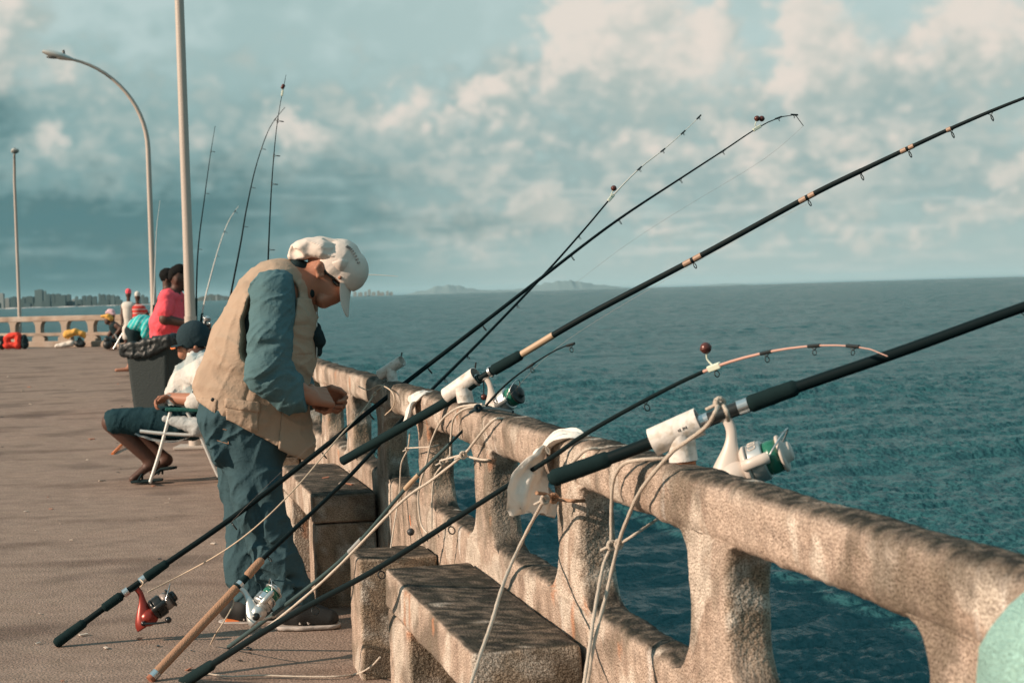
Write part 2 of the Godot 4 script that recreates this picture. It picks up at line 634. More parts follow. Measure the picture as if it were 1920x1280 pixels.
func sky_picture() -> ImageTexture:
	var im := Image.create(512, 256, false, Image.FORMAT_RGBF)
	for y in 256:
		var e := 90.0 - (y + 0.5) / 256.0 * 180.0
		if e < -1.0:
			im.fill_rect(Rect2i(0, y, 512, 256 - y), Color(0.07, 0.17, 0.19))
			break
		for x in 512: im.set_pixel(x, y, sky_at(fposmod((x + 0.5) / 512.0 * 360.0 + 180.0, 360.0) - 180.0, e))
	im.resize(4096, 2048, Image.INTERPOLATE_CUBIC)
	for y in range(880, 1030):                       # the part that the lens enlarges, at full resolution
		var e := 90.0 - (y + 0.5) / 2048.0 * 180.0
		for x in range(-430, 430): im.set_pixel((x + 4096) % 4096, y, sky_at((x + 0.5) / 4096.0 * 360.0, e))
	return ImageTexture.create_from_image(im)

# ---------------------------------------------------------------- materials
func materials() -> void:
	var grain := noise_tex(0.035, 5, Color(0.15, 0.15, 0.15), Color(1, 1, 1), 3)
	var pores := noise_tex(0.10, 4, Color(0.50, 0.48, 0.46), Color(1, 1, 1), 5, FastNoiseLite.TYPE_SIMPLEX_SMOOTH, 512, 0.28, 0.62)
	var weave := noise_tex(0.16, 2, Color(0.3, 0.3, 0.3), Color(1, 1, 1), 8)
	var crumple := noise_tex(0.012, 4, Color(0, 0, 0), Color(1, 1, 1), 61)
	(crumple.noise as FastNoiseLite).fractal_type = FastNoiseLite.FRACTAL_RIDGED
	(crumple.noise as FastNoiseLite).domain_warp_enabled = true
	(crumple.noise as FastNoiseLite).domain_warp_amplitude = 20.0
	var m := mat("concrete", Color(1, 1, 1), 0.95, 0.0, 0.25)
	m.vertex_color_use_as_albedo = true
	m.albedo_texture = pores
	relief(m, grain, 0.34, 4.0)
	m = mat("deck", Color(1, 1, 1), 0.95, 0.0, 0.2)
	m.vertex_color_use_as_albedo = true
	m.albedo_texture = noise_tex(0.045, 5, lin(0.74, 0.73, 0.72), lin(1, 1, 1), 12, FastNoiseLite.TYPE_SIMPLEX_SMOOTH, 1024, 0.25, 0.7)
	relief(m, noise_tex(0.08, 4, Color(0.2, 0.2, 0.2), Color(1, 1, 1), 14, FastNoiseLite.TYPE_SIMPLEX_SMOOTH, 1024), 0.45, 0.9)
	m = mat("water", lin(0.026, 0.098, 0.110), 0.22, 0.0, 0.15)
	relief(m, noise_tex(0.02, 5, Color(0, 0, 0), Color(1, 1, 1), 17, FastNoiseLite.TYPE_SIMPLEX, 1024), 14.0, 0.13)
	m = mat("foam", lin(0.55, 0.55, 0.55), 0.9)
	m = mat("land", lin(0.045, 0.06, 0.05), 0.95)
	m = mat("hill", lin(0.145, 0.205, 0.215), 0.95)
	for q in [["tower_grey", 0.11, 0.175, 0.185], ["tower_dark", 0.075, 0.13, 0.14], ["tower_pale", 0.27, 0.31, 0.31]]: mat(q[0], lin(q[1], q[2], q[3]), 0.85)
	m = mat("paint_pole", lin(0.46, 0.40, 0.35), 0.5)
	relief(m, grain, 0.15, 3.0)
	mat("lamp_shell", lin(0.55, 0.55, 0.52), 0.35, 0.2)
	mat("lamp_glass", lin(0.12, 0.13, 0.13), 0.2)
	for q in [["vest", 0.375, 0.285, 0.215], ["sleeve", 0.080, 0.150, 0.168], ["denim", 0.042, 0.082, 0.098], ["cap_cream", 0.66, 0.58, 0.52], ["cap_navy", 0.025, 0.045, 0.055], ["plaid", 1, 1, 1], ["shorts", 0.017, 0.045, 0.056], ["pink", 0.86, 0.11, 0.14], ["turquoise", 1, 1, 1], ["white_shirt", 0.62, 0.58, 0.53], ["red_stripe", 1, 1, 1],
		["dark_cloth", 0.018, 0.032, 0.036], ["towel", 0.72, 0.69, 0.64], ["mint_knit", 0.40, 0.66, 0.60], ["yellow_cloth", 0.70, 0.38, 0.10], ["hair", 0.012, 0.012, 0.012], ["green_web", 0.025, 0.10, 0.09], ["grey_sheet", 0.40, 0.42, 0.42], ["red_bag", 0.72, 0.07, 0.05], ["pink_hat", 0.72, 0.45, 0.48]]:
		m = mat(q[0], lin(q[1], q[2], q[3]), 0.92, 0.0, 0.2)
		m.vertex_color_use_as_albedo = true
		relief(m, crumple, 0.36, 2.6)
	M.cap_cream.heightmap_scale = 0.14
	M.towel.backlight_enabled = true
	M.towel.backlight = Color(0.2, 0.2, 0.2)
	relief(M.mint_knit, noise_tex(0.05, 2, Color(0, 0, 0), Color(1, 1, 1), 44), 1.2, 9.0)
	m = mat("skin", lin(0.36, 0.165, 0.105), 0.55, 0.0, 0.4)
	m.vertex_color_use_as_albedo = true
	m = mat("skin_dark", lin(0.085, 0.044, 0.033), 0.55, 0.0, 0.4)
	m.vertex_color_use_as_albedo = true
	m = mat("bin_plastic", lin(0.012, 0.024, 0.026), 0.65)
	relief(m, grain, 0.2, 2.0)
	mat("bag_plastic", lin(0.008, 0.014, 0.016), 0.5)
	mat("foam_grip", lin(0.009, 0.022, 0.024), 0.9, 0.0, 0.2)
	relief(M.foam_grip, weave, 0.08, 18.0)
	mat("carbon", lin(0.005, 0.012, 0.014), 0.55, 0.0, 0.2)
	mat("grey_blank", lin(0.045, 0.075, 0.078), 0.45, 0.0, 0.3)
	mat("pink_blank", lin(0.48, 0.29, 0.24), 0.5)
	mat("white_blank", lin(0.62, 0.60, 0.55), 0.4)
	mat("tan_blank", lin(0.42, 0.30, 0.20), 0.5)
	mat("gold_wrap", lin(0.30, 0.195, 0.135), 0.5, 0.0)
	m = mat("cork", lin(0.50, 0.29, 0.18), 0.85)
	m.albedo_texture = pores
	relief(m, grain, 0.2, 8.0)
	mat("cork_end", lin(0.30, 0.11, 0.06), 0.8)
	mat("steel", lin(0.62, 0.62, 0.62), 0.25, 0.9)
	mat("alloy", lin(0.55, 0.56, 0.55), 0.38, 0.75)
	mat("chair_tube", lin(0.62, 0.62, 0.60), 0.4, 0.3)
	mat("dark_metal", lin(0.03, 0.035, 0.036), 0.35, 0.5)
	mat("reel_white", lin(0.56, 0.50, 0.45), 0.4)
	mat("reel_black", lin(0.012, 0.014, 0.015), 0.3)
	mat("reel_red", lin(0.26, 0.032, 0.022), 0.3, 0.3)
	mat("line_green", lin(0.02, 0.14, 0.09), 0.25)
	mat("line_grey", lin(0.25, 0.21, 0.19), 0.4)
	m = mat("pipe_white", lin(0.70, 0.66, 0.62), 0.5)
	m.albedo_texture = noise_tex(0.02, 5, lin(0.62, 0.58, 0.52), lin(1, 1, 1), 71, FastNoiseLite.TYPE_SIMPLEX_SMOOTH, 512, 0.25, 0.5)
	relief(m, grain, 0.12, 3.0)
	mat("pipe_rust", lin(0.45, 0.17, 0.08), 0.8)
	mat("print_black", lin(0.02, 0.02, 0.02), 0.6)
	m = mat("rope_white", lin(0.66, 0.58, 0.49), 0.9)
	relief(m, weave, 0.25, 26.0)
	mat("string_tan", lin(0.52, 0.42, 0.32), 0.9)
	mat("bell", lin(0.10, 0.032, 0.026), 0.3, 0.2)
	mat("clip_pale", lin(0.60, 0.66, 0.55), 0.5)
	mat("rubber_sole", lin(0.42, 0.38, 0.35), 0.7)
	mat("orange", lin(0.75, 0.20, 0.05), 0.6)
	mat("shoe", lin(0.016, 0.017, 0.017), 0.7)
	mat("lens_dark", lin(0.006, 0.008, 0.009), 0.12)
	mat("litter_pale", lin(0.55, 0.47, 0.40), 0.9)
	mat("litter_rust", lin(0.36, 0.16, 0.10), 0.9)
	mat("lead", lin(0.05, 0.055, 0.06), 0.5, 0.4)
	mat("eye_white", lin(0.6, 0.57, 0.54), 0.2)

# ---------------------------------------------------------------- sea, deck, far shore
func build_sea() -> void:
	var ang := []
	for q in [-180.0, -150.0, -120.0, -90.0, -65.0, -50.0]: ang.append(q)
	var a := -46.0
	while a <= 46.0:
		ang.append(a)
		a += 0.12 if absf(a) < 22.0 else 0.3
	for q in [50.0, 65.0, 90.0, 120.0, 150.0, 180.0]: ang.append(q)
	var rad := [0.5, 4.0, 8.0, 12.0]
	while rad[-1] < 1500.0: rad.append(rad[-1] * (1.0055 if rad[-1] < 160.0 else 1.008))
	while rad[-1] < 9000.0: rad.append(rad[-1] * 1.011)
	while rad[-1] < 12000.0: rad.append(rad[-1] * 1.35)
	var na := ang.size()
	var nr := rad.size()
	var v := PackedVector3Array()
	var nn := PackedVector3Array()
	v.resize(na * nr)
	nn.resize(na * nr)
	var wind := Vector2(0.35, 0.94).normalized()
	for j in nr:
		var r: float = rad[j]
		var k1 := 1.0 - smoothstep(700.0, 1400.0, r)
		var k2 := 1.0 - smoothstep(450.0, 1200.0, r)
		var k3 := 1.0 - smoothstep(130.0, 420.0, r)
		for i in na:
			var th := deg_to_rad(ang[i])
			var x := sin(th) * r
			var z := -cos(th) * r
			var y := SEA
			if k1 > 0.0 and absf(ang[i]) < 46.5 and r > 9.0:
				var u := (x * wind.y - z * wind.x)
				var w := (x * wind.x + z * wind.y)
				var big := noise_c.get_noise_2d(u * 0.055, w * 0.125)
				y += big * 0.20 * k1
				var gust := 0.75 + 0.9 * noise_a.get_noise_2d(u * 0.010 + 9.0, w * 0.022)
				if k2 > 0.0:
					var md := noise_a.get_noise_2d(u * 0.17 + 40.0, w * 0.36)
					y += (0.34 - absf(md) * 0.8) * 0.52 * k2 * gust
					if k3 > 0.0: y += (0.3 - absf(noise_b.get_noise_2d(u * 0.55, w * 1.1))) * 0.25 * k3 * (0.7 + big) * gust
			v[j * na + i] = Vector3(x, y, z)
	var ix := PackedInt32Array()
	for j in nr:
		for i in na:
			var p := v[j * na + mini(i + 1, na - 1)] - v[j * na + maxi(i - 1, 0)]
			var q := v[mini(j + 1, nr - 1) * na + i] - v[maxi(j - 1, 0) * na + i]
			var g := p.cross(q)
			g = (g if g.y > 0.0 else -g).normalized()
			if rad[j] > 60.0:                              # chop too fine for the grid still tilts the surface
				var p3 := v[j * na + i]
				var uu := p3.x * wind.y - p3.z * wind.x
				var ww := p3.x * wind.x + p3.z * wind.y
				var tilt := Vector2.ZERO
				for oc in [[1.6, 60.0, 420.0, 0.30], [5.0, 200.0, 1400.0, 0.30], [22.0, 700.0, 9000.0, 0.34]]:
					var w: float = oc[3] * smoothstep(oc[1], oc[1] * 2.5, rad[j]) * (1.0 - smoothstep(oc[2], oc[2] * 2.0, rad[j]))
					if w > 0.0: tilt += Vector2(noise_b.get_noise_2d(uu / oc[0] * 0.4, ww / oc[0]), noise_a.get_noise_2d(uu / oc[0] * 0.4 + 70.0, ww / oc[0])) * w
				g = (g + Vector3(tilt.x, 0, tilt.y * 1.4)).normalized()
			nn[j * na + i] = g
			if i < na - 1 and j < nr - 1:
				var b := j * na + i
				ix.append_array(PackedInt32Array([b, b + na, b + 1, b + 1, b + na, b + na + 1]))
	var arr := []
	arr.resize(Mesh.ARRAY_MAX)
	arr[Mesh.ARRAY_VERTEX] = v
	arr[Mesh.ARRAY_NORMAL] = nn
	arr[Mesh.ARRAY_INDEX] = ix
	var mesh := ArrayMesh.new()
	mesh.add_surface_from_arrays(Mesh.PRIMITIVE_TRIANGLES, arr)
	var o := MeshInstance3D.new()
	o.name = "sea"
	o.mesh = mesh
	o.material_override = M.water
	add_child(o)
	tag(o, "dark teal choppy sea reaching to the horizon", "sea", "", "structure")

func deck_color(p: Vector3) -> Color:
	var t := p.dot(along)
	var s := p.dot(outward)
	var big := noise_a.get_noise_2d(t * 0.5, s * 0.35)
	var band := noise_b.get_noise_2d(t * 1.5, s * 0.35)
	var fine := noise_c.get_noise_2d(t * 7.0, s * 6.0)
	var c := Color(0.300, 0.228, 0.185)
	c = c.lerp(Color(0.150, 0.108, 0.088), smoothstep(0.05, 0.6, band * 0.45 + noise_b.get_noise_2d(t * 0.9, s * 0.5) * 0.8) * 0.8)
	c = c.lerp(Color(0.34, 0.25, 0.20), smoothstep(0.1, 0.6, big) * 0.45)
	c = c.lerp(Color(0.13, 0.10, 0.085), smoothstep(0.15, 0.5, noise_b.get_noise_2d(t * 0.8 + 50.0, s * 0.7)) * 0.55)
	c *= 1.22 + fine * 0.25
	return Color(c.r * 0.86, c.g * 0.85, c.b * 0.86)

func build_deck() -> void:
	var mb := MB.new()
	var ts := [-9.0, -6.0, -3.0, 0.0, 2.0, 3.0]
	while ts[-1] < 14.0: ts.append(ts[-1] + 0.045)
	while ts[-1] < 53.4: ts.append(ts[-1] + 0.12)
	var ss := [-19.0, -16.0, -13.0, -10.0, -8.0, -7.0, -6.0, -5.2]
	while ss[-1] < 0.1: ss.append(ss[-1] + 0.06)
	for t in ts:
		for s in ss:
			var p := rl(t, s, 0.0)
			p.y += noise_a.get_noise_2d(t * 1.2, s * 1.0) * 0.004 - 0.004
			mb.v.append(p)
			mb.c.append(deck_color(p))
	for j in ts.size() - 1:
		for i in ss.size() - 1:
			var b: int = j * ss.size() + i
			mb.ix.append_array(PackedInt32Array([b, b + ss.size(), b + 1, b + 1, b + ss.size(), b + ss.size() + 1]))
	mb.fin(0, 0, false)
	for i in mb.n.size():
		if mb.n[i].y < 0.0: mb.n[i] = -mb.n[i]
	var o := obj("pier_deck", mb, M.deck)
	tag(o, "brown worn concrete pier deck with dusty streaks", "deck", "", "structure")
	mb = MB.new()
	mb.color = Color(0.26, 0.2, 0.16)
	var b := Basis(along, Vector3.UP, outward)
	mb.box(rl(22.0, -9.5, -0.42), Vector3(31.5, 0.40, 9.75), b, 0.03)
	o = obj("slab", mb, M.concrete, o)
	# piles under the deck
	for k in 9:
		for s in [-14.0, -7.0, -0.8]:
			mb = MB.new()
			mb.color = Color(0.22, 0.18, 0.15)
			mb.tube([rl(-4.0 + k * 7.0, s, -6.5), rl(-4.0 + k * 7.0, s, -0.8)], 0.3, 12)
			obj("pile", mb, M.concrete, get_node("pier_deck"))
	# crumbs of shell, leaf and paper on the deck
	for kind in 3:
		var lit := MB.new()
		var q := 0
		while q < [90, 40, 80][kind]:
			var z := pow(rng.randf(), 1.6) * 26.0 + 5.2
			var x := rng.randf_range(-0.34, 0.02) * z
			var p := Vector3(x, 0.0, -z)
			q += 1
			if p.dot(outward) > RAIL - 0.55: continue
			var s: float = rng.randf_range(0.003, 0.009) * [1.0, 1.2, 0.8][kind] * (1.0 + 0.03 * z)
			var bs := Basis(Vector3.UP, rng.randf() * TAU) * Basis(Vector3.RIGHT, rng.randf_range(-0.3, 0.3))
			lit.box(p + Vector3(0, s * 0.25, 0), Vector3(s * rng.randf_range(1.0, 2.4), s * 0.22, s * rng.randf_range(0.5, 1.1)), bs, s * 0.1)
		o = obj(["paper_crumbs", "dry_leaf_crumbs", "grit"][kind], lit, [M.litter_pale, M.litter_rust, M.dark_metal][kind])
		tag(o, ["pale scraps of shell and paper scattered on the pier deck", "rust coloured bits of dry leaf scattered on the pier deck", "dark grit scattered on the pier deck"][kind], "litter", "", "stuff")

func ridge(called: String, prof: Array, dist: float, depth: float, m: Material, label: String, rough := 0.25) -> void:   # prof: [x, height in px]
	var rows := []
	var xs := []
	var x: float = prof[0][0]
	while x <= prof[-1][0]:
		xs.append(x)
		x += 4.0
	for d in 7:
		var row := []
		var q := d / 6.0
		for xx in xs:
			var hgt := 0.0
			for i in prof.size() - 1:
				if xx >= prof[i][0] and xx <= prof[i + 1][0]: hgt = lerpf(prof[i][1], prof[i + 1][1], (xx - prof[i][0]) / (prof[i + 1][0] - prof[i][0]))
			hgt *= sin(PI * clampf(q, 0.0, 1.0))
			hgt += (noise_a.get_noise_2d(xx * 0.05, q * 5.0) * rough * hgt)
			var z := dist + (q - 0.5) * depth
			row.append(Vector3((xx - 960.0) / F * dist, SEA - 0.002 * dist + (hgt + 1.0) * dist / F, -z))
		rows.append(row)
	var mb := MB.new()
	for r in rows: mb.v.append_array(PackedVector3Array(r))
	for j in rows.size() - 1:
		for i in xs.size() - 1:
			var b: int = j * xs.size() + i
			mb.ix.append_array(PackedInt32Array([b, b + xs.size(), b + 1, b + 1, b + xs.size(), b + xs.size() + 1]))
	mb.fin(0, 0, false)
	for i in mb.n.size():
		if mb.n[i].y < 0.0: mb.n[i] = -mb.n[i]
	var o := obj(called, mb, m)
	tag(o, label, "hill", "", "structure")

func build_far_shore() -> void:
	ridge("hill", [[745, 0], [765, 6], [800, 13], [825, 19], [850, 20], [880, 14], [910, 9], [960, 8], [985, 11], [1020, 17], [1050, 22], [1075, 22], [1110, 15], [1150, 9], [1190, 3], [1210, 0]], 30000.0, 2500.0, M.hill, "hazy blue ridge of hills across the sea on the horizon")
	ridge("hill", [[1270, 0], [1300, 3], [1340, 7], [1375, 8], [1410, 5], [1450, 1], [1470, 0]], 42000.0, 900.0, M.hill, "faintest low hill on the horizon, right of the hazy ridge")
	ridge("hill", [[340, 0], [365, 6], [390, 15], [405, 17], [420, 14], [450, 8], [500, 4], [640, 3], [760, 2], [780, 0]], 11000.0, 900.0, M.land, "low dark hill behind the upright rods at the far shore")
	# the coast comes towards the pier on the left
	ridge("far_shore", [[-400, 0], [-360, 9], [-100, 12], [0, 13], [60, 10], [140, 8], [250, 6], [330, 4], [380, 2], [400, 0]], 4200.0, 1400.0, M.land, "dark tree covered shore below the far city towers", 0.5)
	var foam := MB.new()
	for q in [[-60, 330, 3350.0, 1.0], [20, 75, 3250.0, 2.0], [120, 140, 3300.0, 1.6], [180, 300, 3450.0, 0.7]]:
		var path := []
		for i in 30:
			var xx := lerpf(q[0], q[1], i / 29.0)
			var z: float = q[2] + noise_a.get_noise_1d(xx * 0.05) * 60.0
			path.append(Vector3((xx - 960.0) / F * z, SEA + 0.3, -z))
		foam.tube(path, 7.0 * q[3], 6, true, 0.12)
	var o := obj("surf", foam, M.foam)
	tag(o, "white line of surf along the far city shore", "surf", "", "stuff")
	# towers of the city, one by one: [x, height px, width px, tone]
	var rows := []
	for q in [[4, 36, 12, 2], [15, 24, 14, 2], [28, 27, 10, 1], [45, 22, 9, 1], [56, 26, 20, 1], [76, 42, 14, 0], [87, 38, 5, 0], [93, 31, 8, 1], [102, 31, 6, 1], [97, 28, 3, 2], [110, 30, 12, 1], [120, 27, 12, 1], [130, 28, 10, 1], [140, 17, 6, 2], [146, 23, 5, 0], [152, 16, 8, 1], [160, 24, 7, 1], [170, 24, 9, 1], [180, 22, 8, 1], [189, 28, 4, 0], [196, 26, 8, 1], [206, 25, 8, 1], [214, 24, 7, 0], [222, 21, 9, 1], [262, 18, 7, 1], [270, 22, 6, 0], [276, 17, 8, 1]]: rows.append([q[0], q[1], q[2], q[3], 3900.0])
	for i in 14: rows.append([2 + i * 17 + rng.randf_range(-6, 6), rng.randf_range(9, 16), rng.randf_range(9, 16), 1, 3800.0])
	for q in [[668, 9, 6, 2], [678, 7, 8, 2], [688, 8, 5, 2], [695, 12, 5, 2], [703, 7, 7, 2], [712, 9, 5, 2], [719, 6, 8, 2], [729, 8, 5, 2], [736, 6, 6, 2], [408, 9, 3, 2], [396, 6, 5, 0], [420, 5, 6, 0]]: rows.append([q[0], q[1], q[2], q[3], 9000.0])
	rows.sort_custom(func(a, b): return a[0] < b[0])
	var nth := 0
	var pale := 0
	for q in rows:
		var z: float = q[4] + rng.randf_range(-150, 150)
		var k := z / F
		var mb := MB.new()
		var c := Vector3((q[0] - 960.0) * k, SEA, -z)
		var hh: float = q[1] * k * (0.78 if z < 6000.0 else 1.0)
		mb.box(c + Vector3(0, hh / 2, 0), Vector3(q[2] * k / 2, hh / 2, q[2] * k * 0.4))
		mb.box(c + Vector3(q[2] * k * 0.1, hh + 1.2 * k * 0.5, 0), Vector3(q[2] * k * 0.2, 1.2 * k * 0.5, q[2] * k * 0.2))
		o = obj("tower_block", mb, [M.tower_grey, M.tower_dark, M.tower_pale][q[3]])
		var tone: String = ["grey", "dark grey", "pale"][q[3]]
		var tall := "tall" if q[1] > 28 else "middling" if q[1] > 17 else "low"
		if z < 6000.0:
			nth += 1
			tag(o, "%s %s tower block across the bay, %s from the left in the city skyline" % [tall, tone, ordinal(nth)], "building", "tower blocks across the water")
		else:
			pale += 1
			tag(o, "tiny %s building on the far shore, %s from the left beyond the anglers" % [tone, ordinal(pale)], "building", "tower blocks across the water")

func ordinal(n: int) -> String:
	var ones := ["", "first", "second", "third", "fourth", "fifth", "sixth", "seventh", "eighth", "ninth", "tenth", "eleventh", "twelfth", "thirteenth", "fourteenth", "fifteenth", "sixteenth", "seventeenth", "eighteenth", "nineteenth"]
	if n < 20: return ones[n]
	if n % 10 == 0: return ["", "", "twentieth", "thirtieth", "fortieth"][n / 10]
	return ["", "", "twenty", "thirty", "forty"][n / 10] + "-" + ones[n % 10]

# ---------------------------------------------------------------- concrete
func weather(p: Vector3, n: Vector3) -> Color:
	var t := p.dot(along)
	var s := p.dot(outward)
	var big := noise_a.get_noise_3dv(p * 1.6)
	var mid := noise_b.get_noise_3dv(p * 6.0)
	var fine := noise_c.get_noise_3dv(p * 34.0)
	var run := noise_b.get_noise_3d(t * 11.0, p.y * 0.9, s * 11.0)      # stains that ran down
	var c := Color(0.365, 0.262, 0.196)
	c = c.lerp(Color(0.265, 0.180, 0.130), smoothstep(-0.05, 0.5, run) * 0.85)
	c = c.lerp(Color(0.46, 0.36, 0.285), smoothstep(0.12, 0.5, big + mid * 0.3) * 0.6)
	c = c.lerp(Color(0.165, 0.125, 0.09), smoothstep(0.05, 0.5, mid + fine * 0.4 + big * 0.45) * 0.72)
	c = c.lerp(Color(0.60, 0.52, 0.45), smoothstep(0.42, 0.56, noise_a.get_noise_3d(t * 9.0 + 30.0, p.y * 0.8, s * 7.0) + mid * 0.2) * 0.65 * (1.0 - smoothstep(0.3, 0.7, n.y)))   # limewash runs
	var mossy := smoothstep(0.35, 0.9, -n.dot(along))                    # the ends that face the spray grow lichen
	c = c.lerp(Color(0.235, 0.165, 0.092).lerp(Color(0.075, 0.066, 0.040), smoothstep(-0.1, 0.35, mid + fine * 0.5)), mossy * smoothstep(-0.7, 0.15, big + mid * 0.6) * 0.42)
	c = c.lerp(Color(0.50, 0.42, 0.345), mossy * smoothstep(0.20, 0.32, noise_a.get_noise_3dv(p * 5.0 + Vector3(9, 0, 4))) * 0.7)
	var side := 1.0 - smoothstep(0.3, 0.7, n.y)
	var patch := noise_a.get_noise_3dv(p * Vector3(3.2, 2.4, 3.2) + Vector3(5, 1, 8)) + mid * 0.28
	c = c.lerp(Color(0.50, 0.40, 0.315), smoothstep(0.16, 0.24, patch) * 0.75 * side)                 # render that has come off to a paler coat
	c = c.lerp(Color(0.115, 0.085, 0.060), smoothstep(0.20, 0.42, noise_b.get_noise_3dv(p * 2.3 + Vector3(2, 7, 0)) + fine * 0.25 + mid * 0.2) * 0.75)   # grime
	c = c.lerp(Color(0.12, 0.09, 0.066), side * smoothstep(0.30, 0.75, run + (p.y - 0.885) * 9.0) * 0.65 * smoothstep(0.80, 0.86, p.y))   # drips from the rail's top edge
	c = c.lerp(Color(0.40, 0.17, 0.085), side * smoothstep(0.50, 0.60, noise_b.get_noise_3dv(p * Vector3(7, 3, 7) + Vector3(0, 0, 31))) * 0.7)   # rust
	c = c.lerp(Color(0.07, 0.055, 0.042), side * (1.0 - smoothstep(0.0, 0.022, absf(noise_c.get_noise_3dv(p * Vector3(2.1, 3.0, 2.1))))) * smoothstep(0.0, 0.3, big) * 0.8)   # hairline cracks
	c = Color(c.r * 1.36, c.g * 1.52, c.b * 1.68)
	var top := smoothstep(0.50, 0.85, n.y + mid * 0.22 + fine * 0.16)
	c = c.lerp(Color(0.050, 0.050, 0.043).lerp(Color(0.175, 0.142, 0.115), smoothstep(-0.15, 0.45, fine * 0.9 + mid * 0.45)), top * smoothstep(-0.9, -0.25, big + mid * 0.5))
	c = c.lerp(Color(0.60, 0.53, 0.46), top * smoothstep(0.60, 0.66, noise_c.get_noise_3dv(p * Vector3(5, 5, 7) + Vector3(3, 0, 0))) * 0.9)   # droppings
	return c * (1.10 + fine * 0.5)

func rough_up(mb: MB, amp: float) -> void:
	for i in mb.v.size():
		var p := mb.v[i]
		mb.c[i] = weather(p, mb.n[i])
		mb.v[i] += mb.n[i] * (noise_a.get_noise_3dv(p * 4.0) * amp + noise_b.get_noise_3dv(p * 22.0) * amp * 0.45)

func renormal(mb: MB) -> void:                       # normals again after the surface has been roughened
	var old := mb.n.duplicate()
	for i in mb.n.size(): mb.n[i] = Vector3.ZERO
	for i in range(0, mb.ix.size(), 3):
		var a := mb.ix[i]
		var b := mb.ix[i + 1]
		var d := mb.ix[i + 2]
		var f := (mb.v[d] - mb.v[a]).cross(mb.v[b] - mb.v[a])
		mb.n[a] += f
		mb.n[b] += f
		mb.n[d] += f
	for i in mb.n.size():
		var q := mb.n[i].normalized()
		mb.n[i] = q if q.dot(old[i]) > 0.5 else old[i]

func ring_at(center: Vector3, ux: Vector3, uy: Vector3, hx: float, hy: float, r: float, cx := 0, cy := 0) -> PackedVector3Array:   # a rounded rectangle, with cx and cy points between its corners
	var out := PackedVector3Array()
	r = minf(r, minf(hx, hy) * 0.99)
	for q in 4:
		var sx: float = [1, -1, -1, 1][q]
		var sy: float = [1, 1, -1, -1][q]
		for k in 4:
			var a := PI / 2 * (q + k / 3.0)
			out.append(center + ux * (sx * (hx - r) + cos(a) * r) + uy * (sy * (hy - r) + sin(a) * r))
		var len := 2.0 * ((hx - r) if q % 2 == 0 else (hy - r))
		var d: Vector3 = [-ux, -uy, ux, uy][q] * len
		var n := cx if q % 2 == 0 else cy
		var e := out[-1]
		for k in n: out.append(e + d * ((k + 1.0) / (n + 1)))
	return out

func beam(t0: float, t1: float, step: float, s0: float, s1: float, y0: float, y1: float, r: float, per: float, amp: float) -> MB:
	var rings := []
	var n := int((t1 - t0) / step) + 1
	for i in n + 1:
		var t := lerpf(t0, t1, float(i) / n)
		var wob := noise_a.get_noise_1d(t * 0.5) * 0.006
		rings.append(ring_at(rl(t, (s0 + s1) / 2 + wob, (y0 + y1) / 2 + wob), outward, Vector3.UP, (s1 - s0) / 2, (y1 - y0) / 2, r, int((s1 - s0 - 2 * r) / per), int((y1 - y0 - 2 * r) / per)))
	var mb := MB.new()
	mb.loft(rings)
	rough_up(mb, amp)
	renormal(mb)
	return mb

func post(t: float, y0: float, y1: float, s0: float, s1: float, hw: float, fl_top: float, fl_bot: float, dy: float, per: float, amp: float) -> MB:
	var rings := []
	var n := int((y1 - y0) / dy)
	for i in n + 1:
		var y := lerpf(y0, y1, float(i) / n)
		var w := hw
		if y1 - y < fl_top: w += fl_top - sqrt(maxf(0.0, fl_top * fl_top - pow(fl_top - (y1 - y), 2)))
		if y - y0 < fl_bot: w += fl_bot - sqrt(maxf(0.0, fl_bot * fl_bot - pow(fl_bot - (y - y0), 2)))
		rings.append(ring_at(rl(t, (s0 + s1) / 2, y), along, outward, w, (s1 - s0) / 2, 0.018, int(hw * 2.2 / per), int((s1 - s0) / per)))
	var mb := MB.new()
	mb.loft(rings)
	rough_up(mb, amp)
	renormal(mb)
	return mb

func build_balustrade() -> void:
	var o := thing("balustrade", rl(3.0, 0.05, 0), "long weathered beige concrete balustrade with thick rounded rail beside the sea", "balustrade")
	var k := 0
	var joints := [0.6, 6.9, 20.0, 53.2]
	for j in 3:
		var fine: bool = j == 0
		obj("top_rail", beam(joints[j] + 0.004, joints[j + 1] - 0.004, 0.012 if fine else 0.06 if j == 1 else 0.3, 0.0, 0.104, 0.828, 0.945, 0.032, 0.012 if fine else 0.05, 0.006), M.concrete, o)
		obj("bottom_beam", beam(joints[j] + 0.004, joints[j + 1] - 0.004, 0.016 if fine else 0.06 if j == 1 else 0.3, 0.003, 0.101, -0.012, 0.560, 0.028, 0.016 if fine else 0.06, 0.006), M.concrete, o)
	for i in range(-2, 51):
		var tl := 3.10 + 0.998 * i
		var near := i < 8
		obj("post", post(tl - 0.11, 0.545, 0.842, 0.005, 0.099, 0.104, 0.085, 0.125, 0.012 if near else 0.05, 0.013 if near else 0.06, 0.0055 if near else 0.003), M.concrete, o)

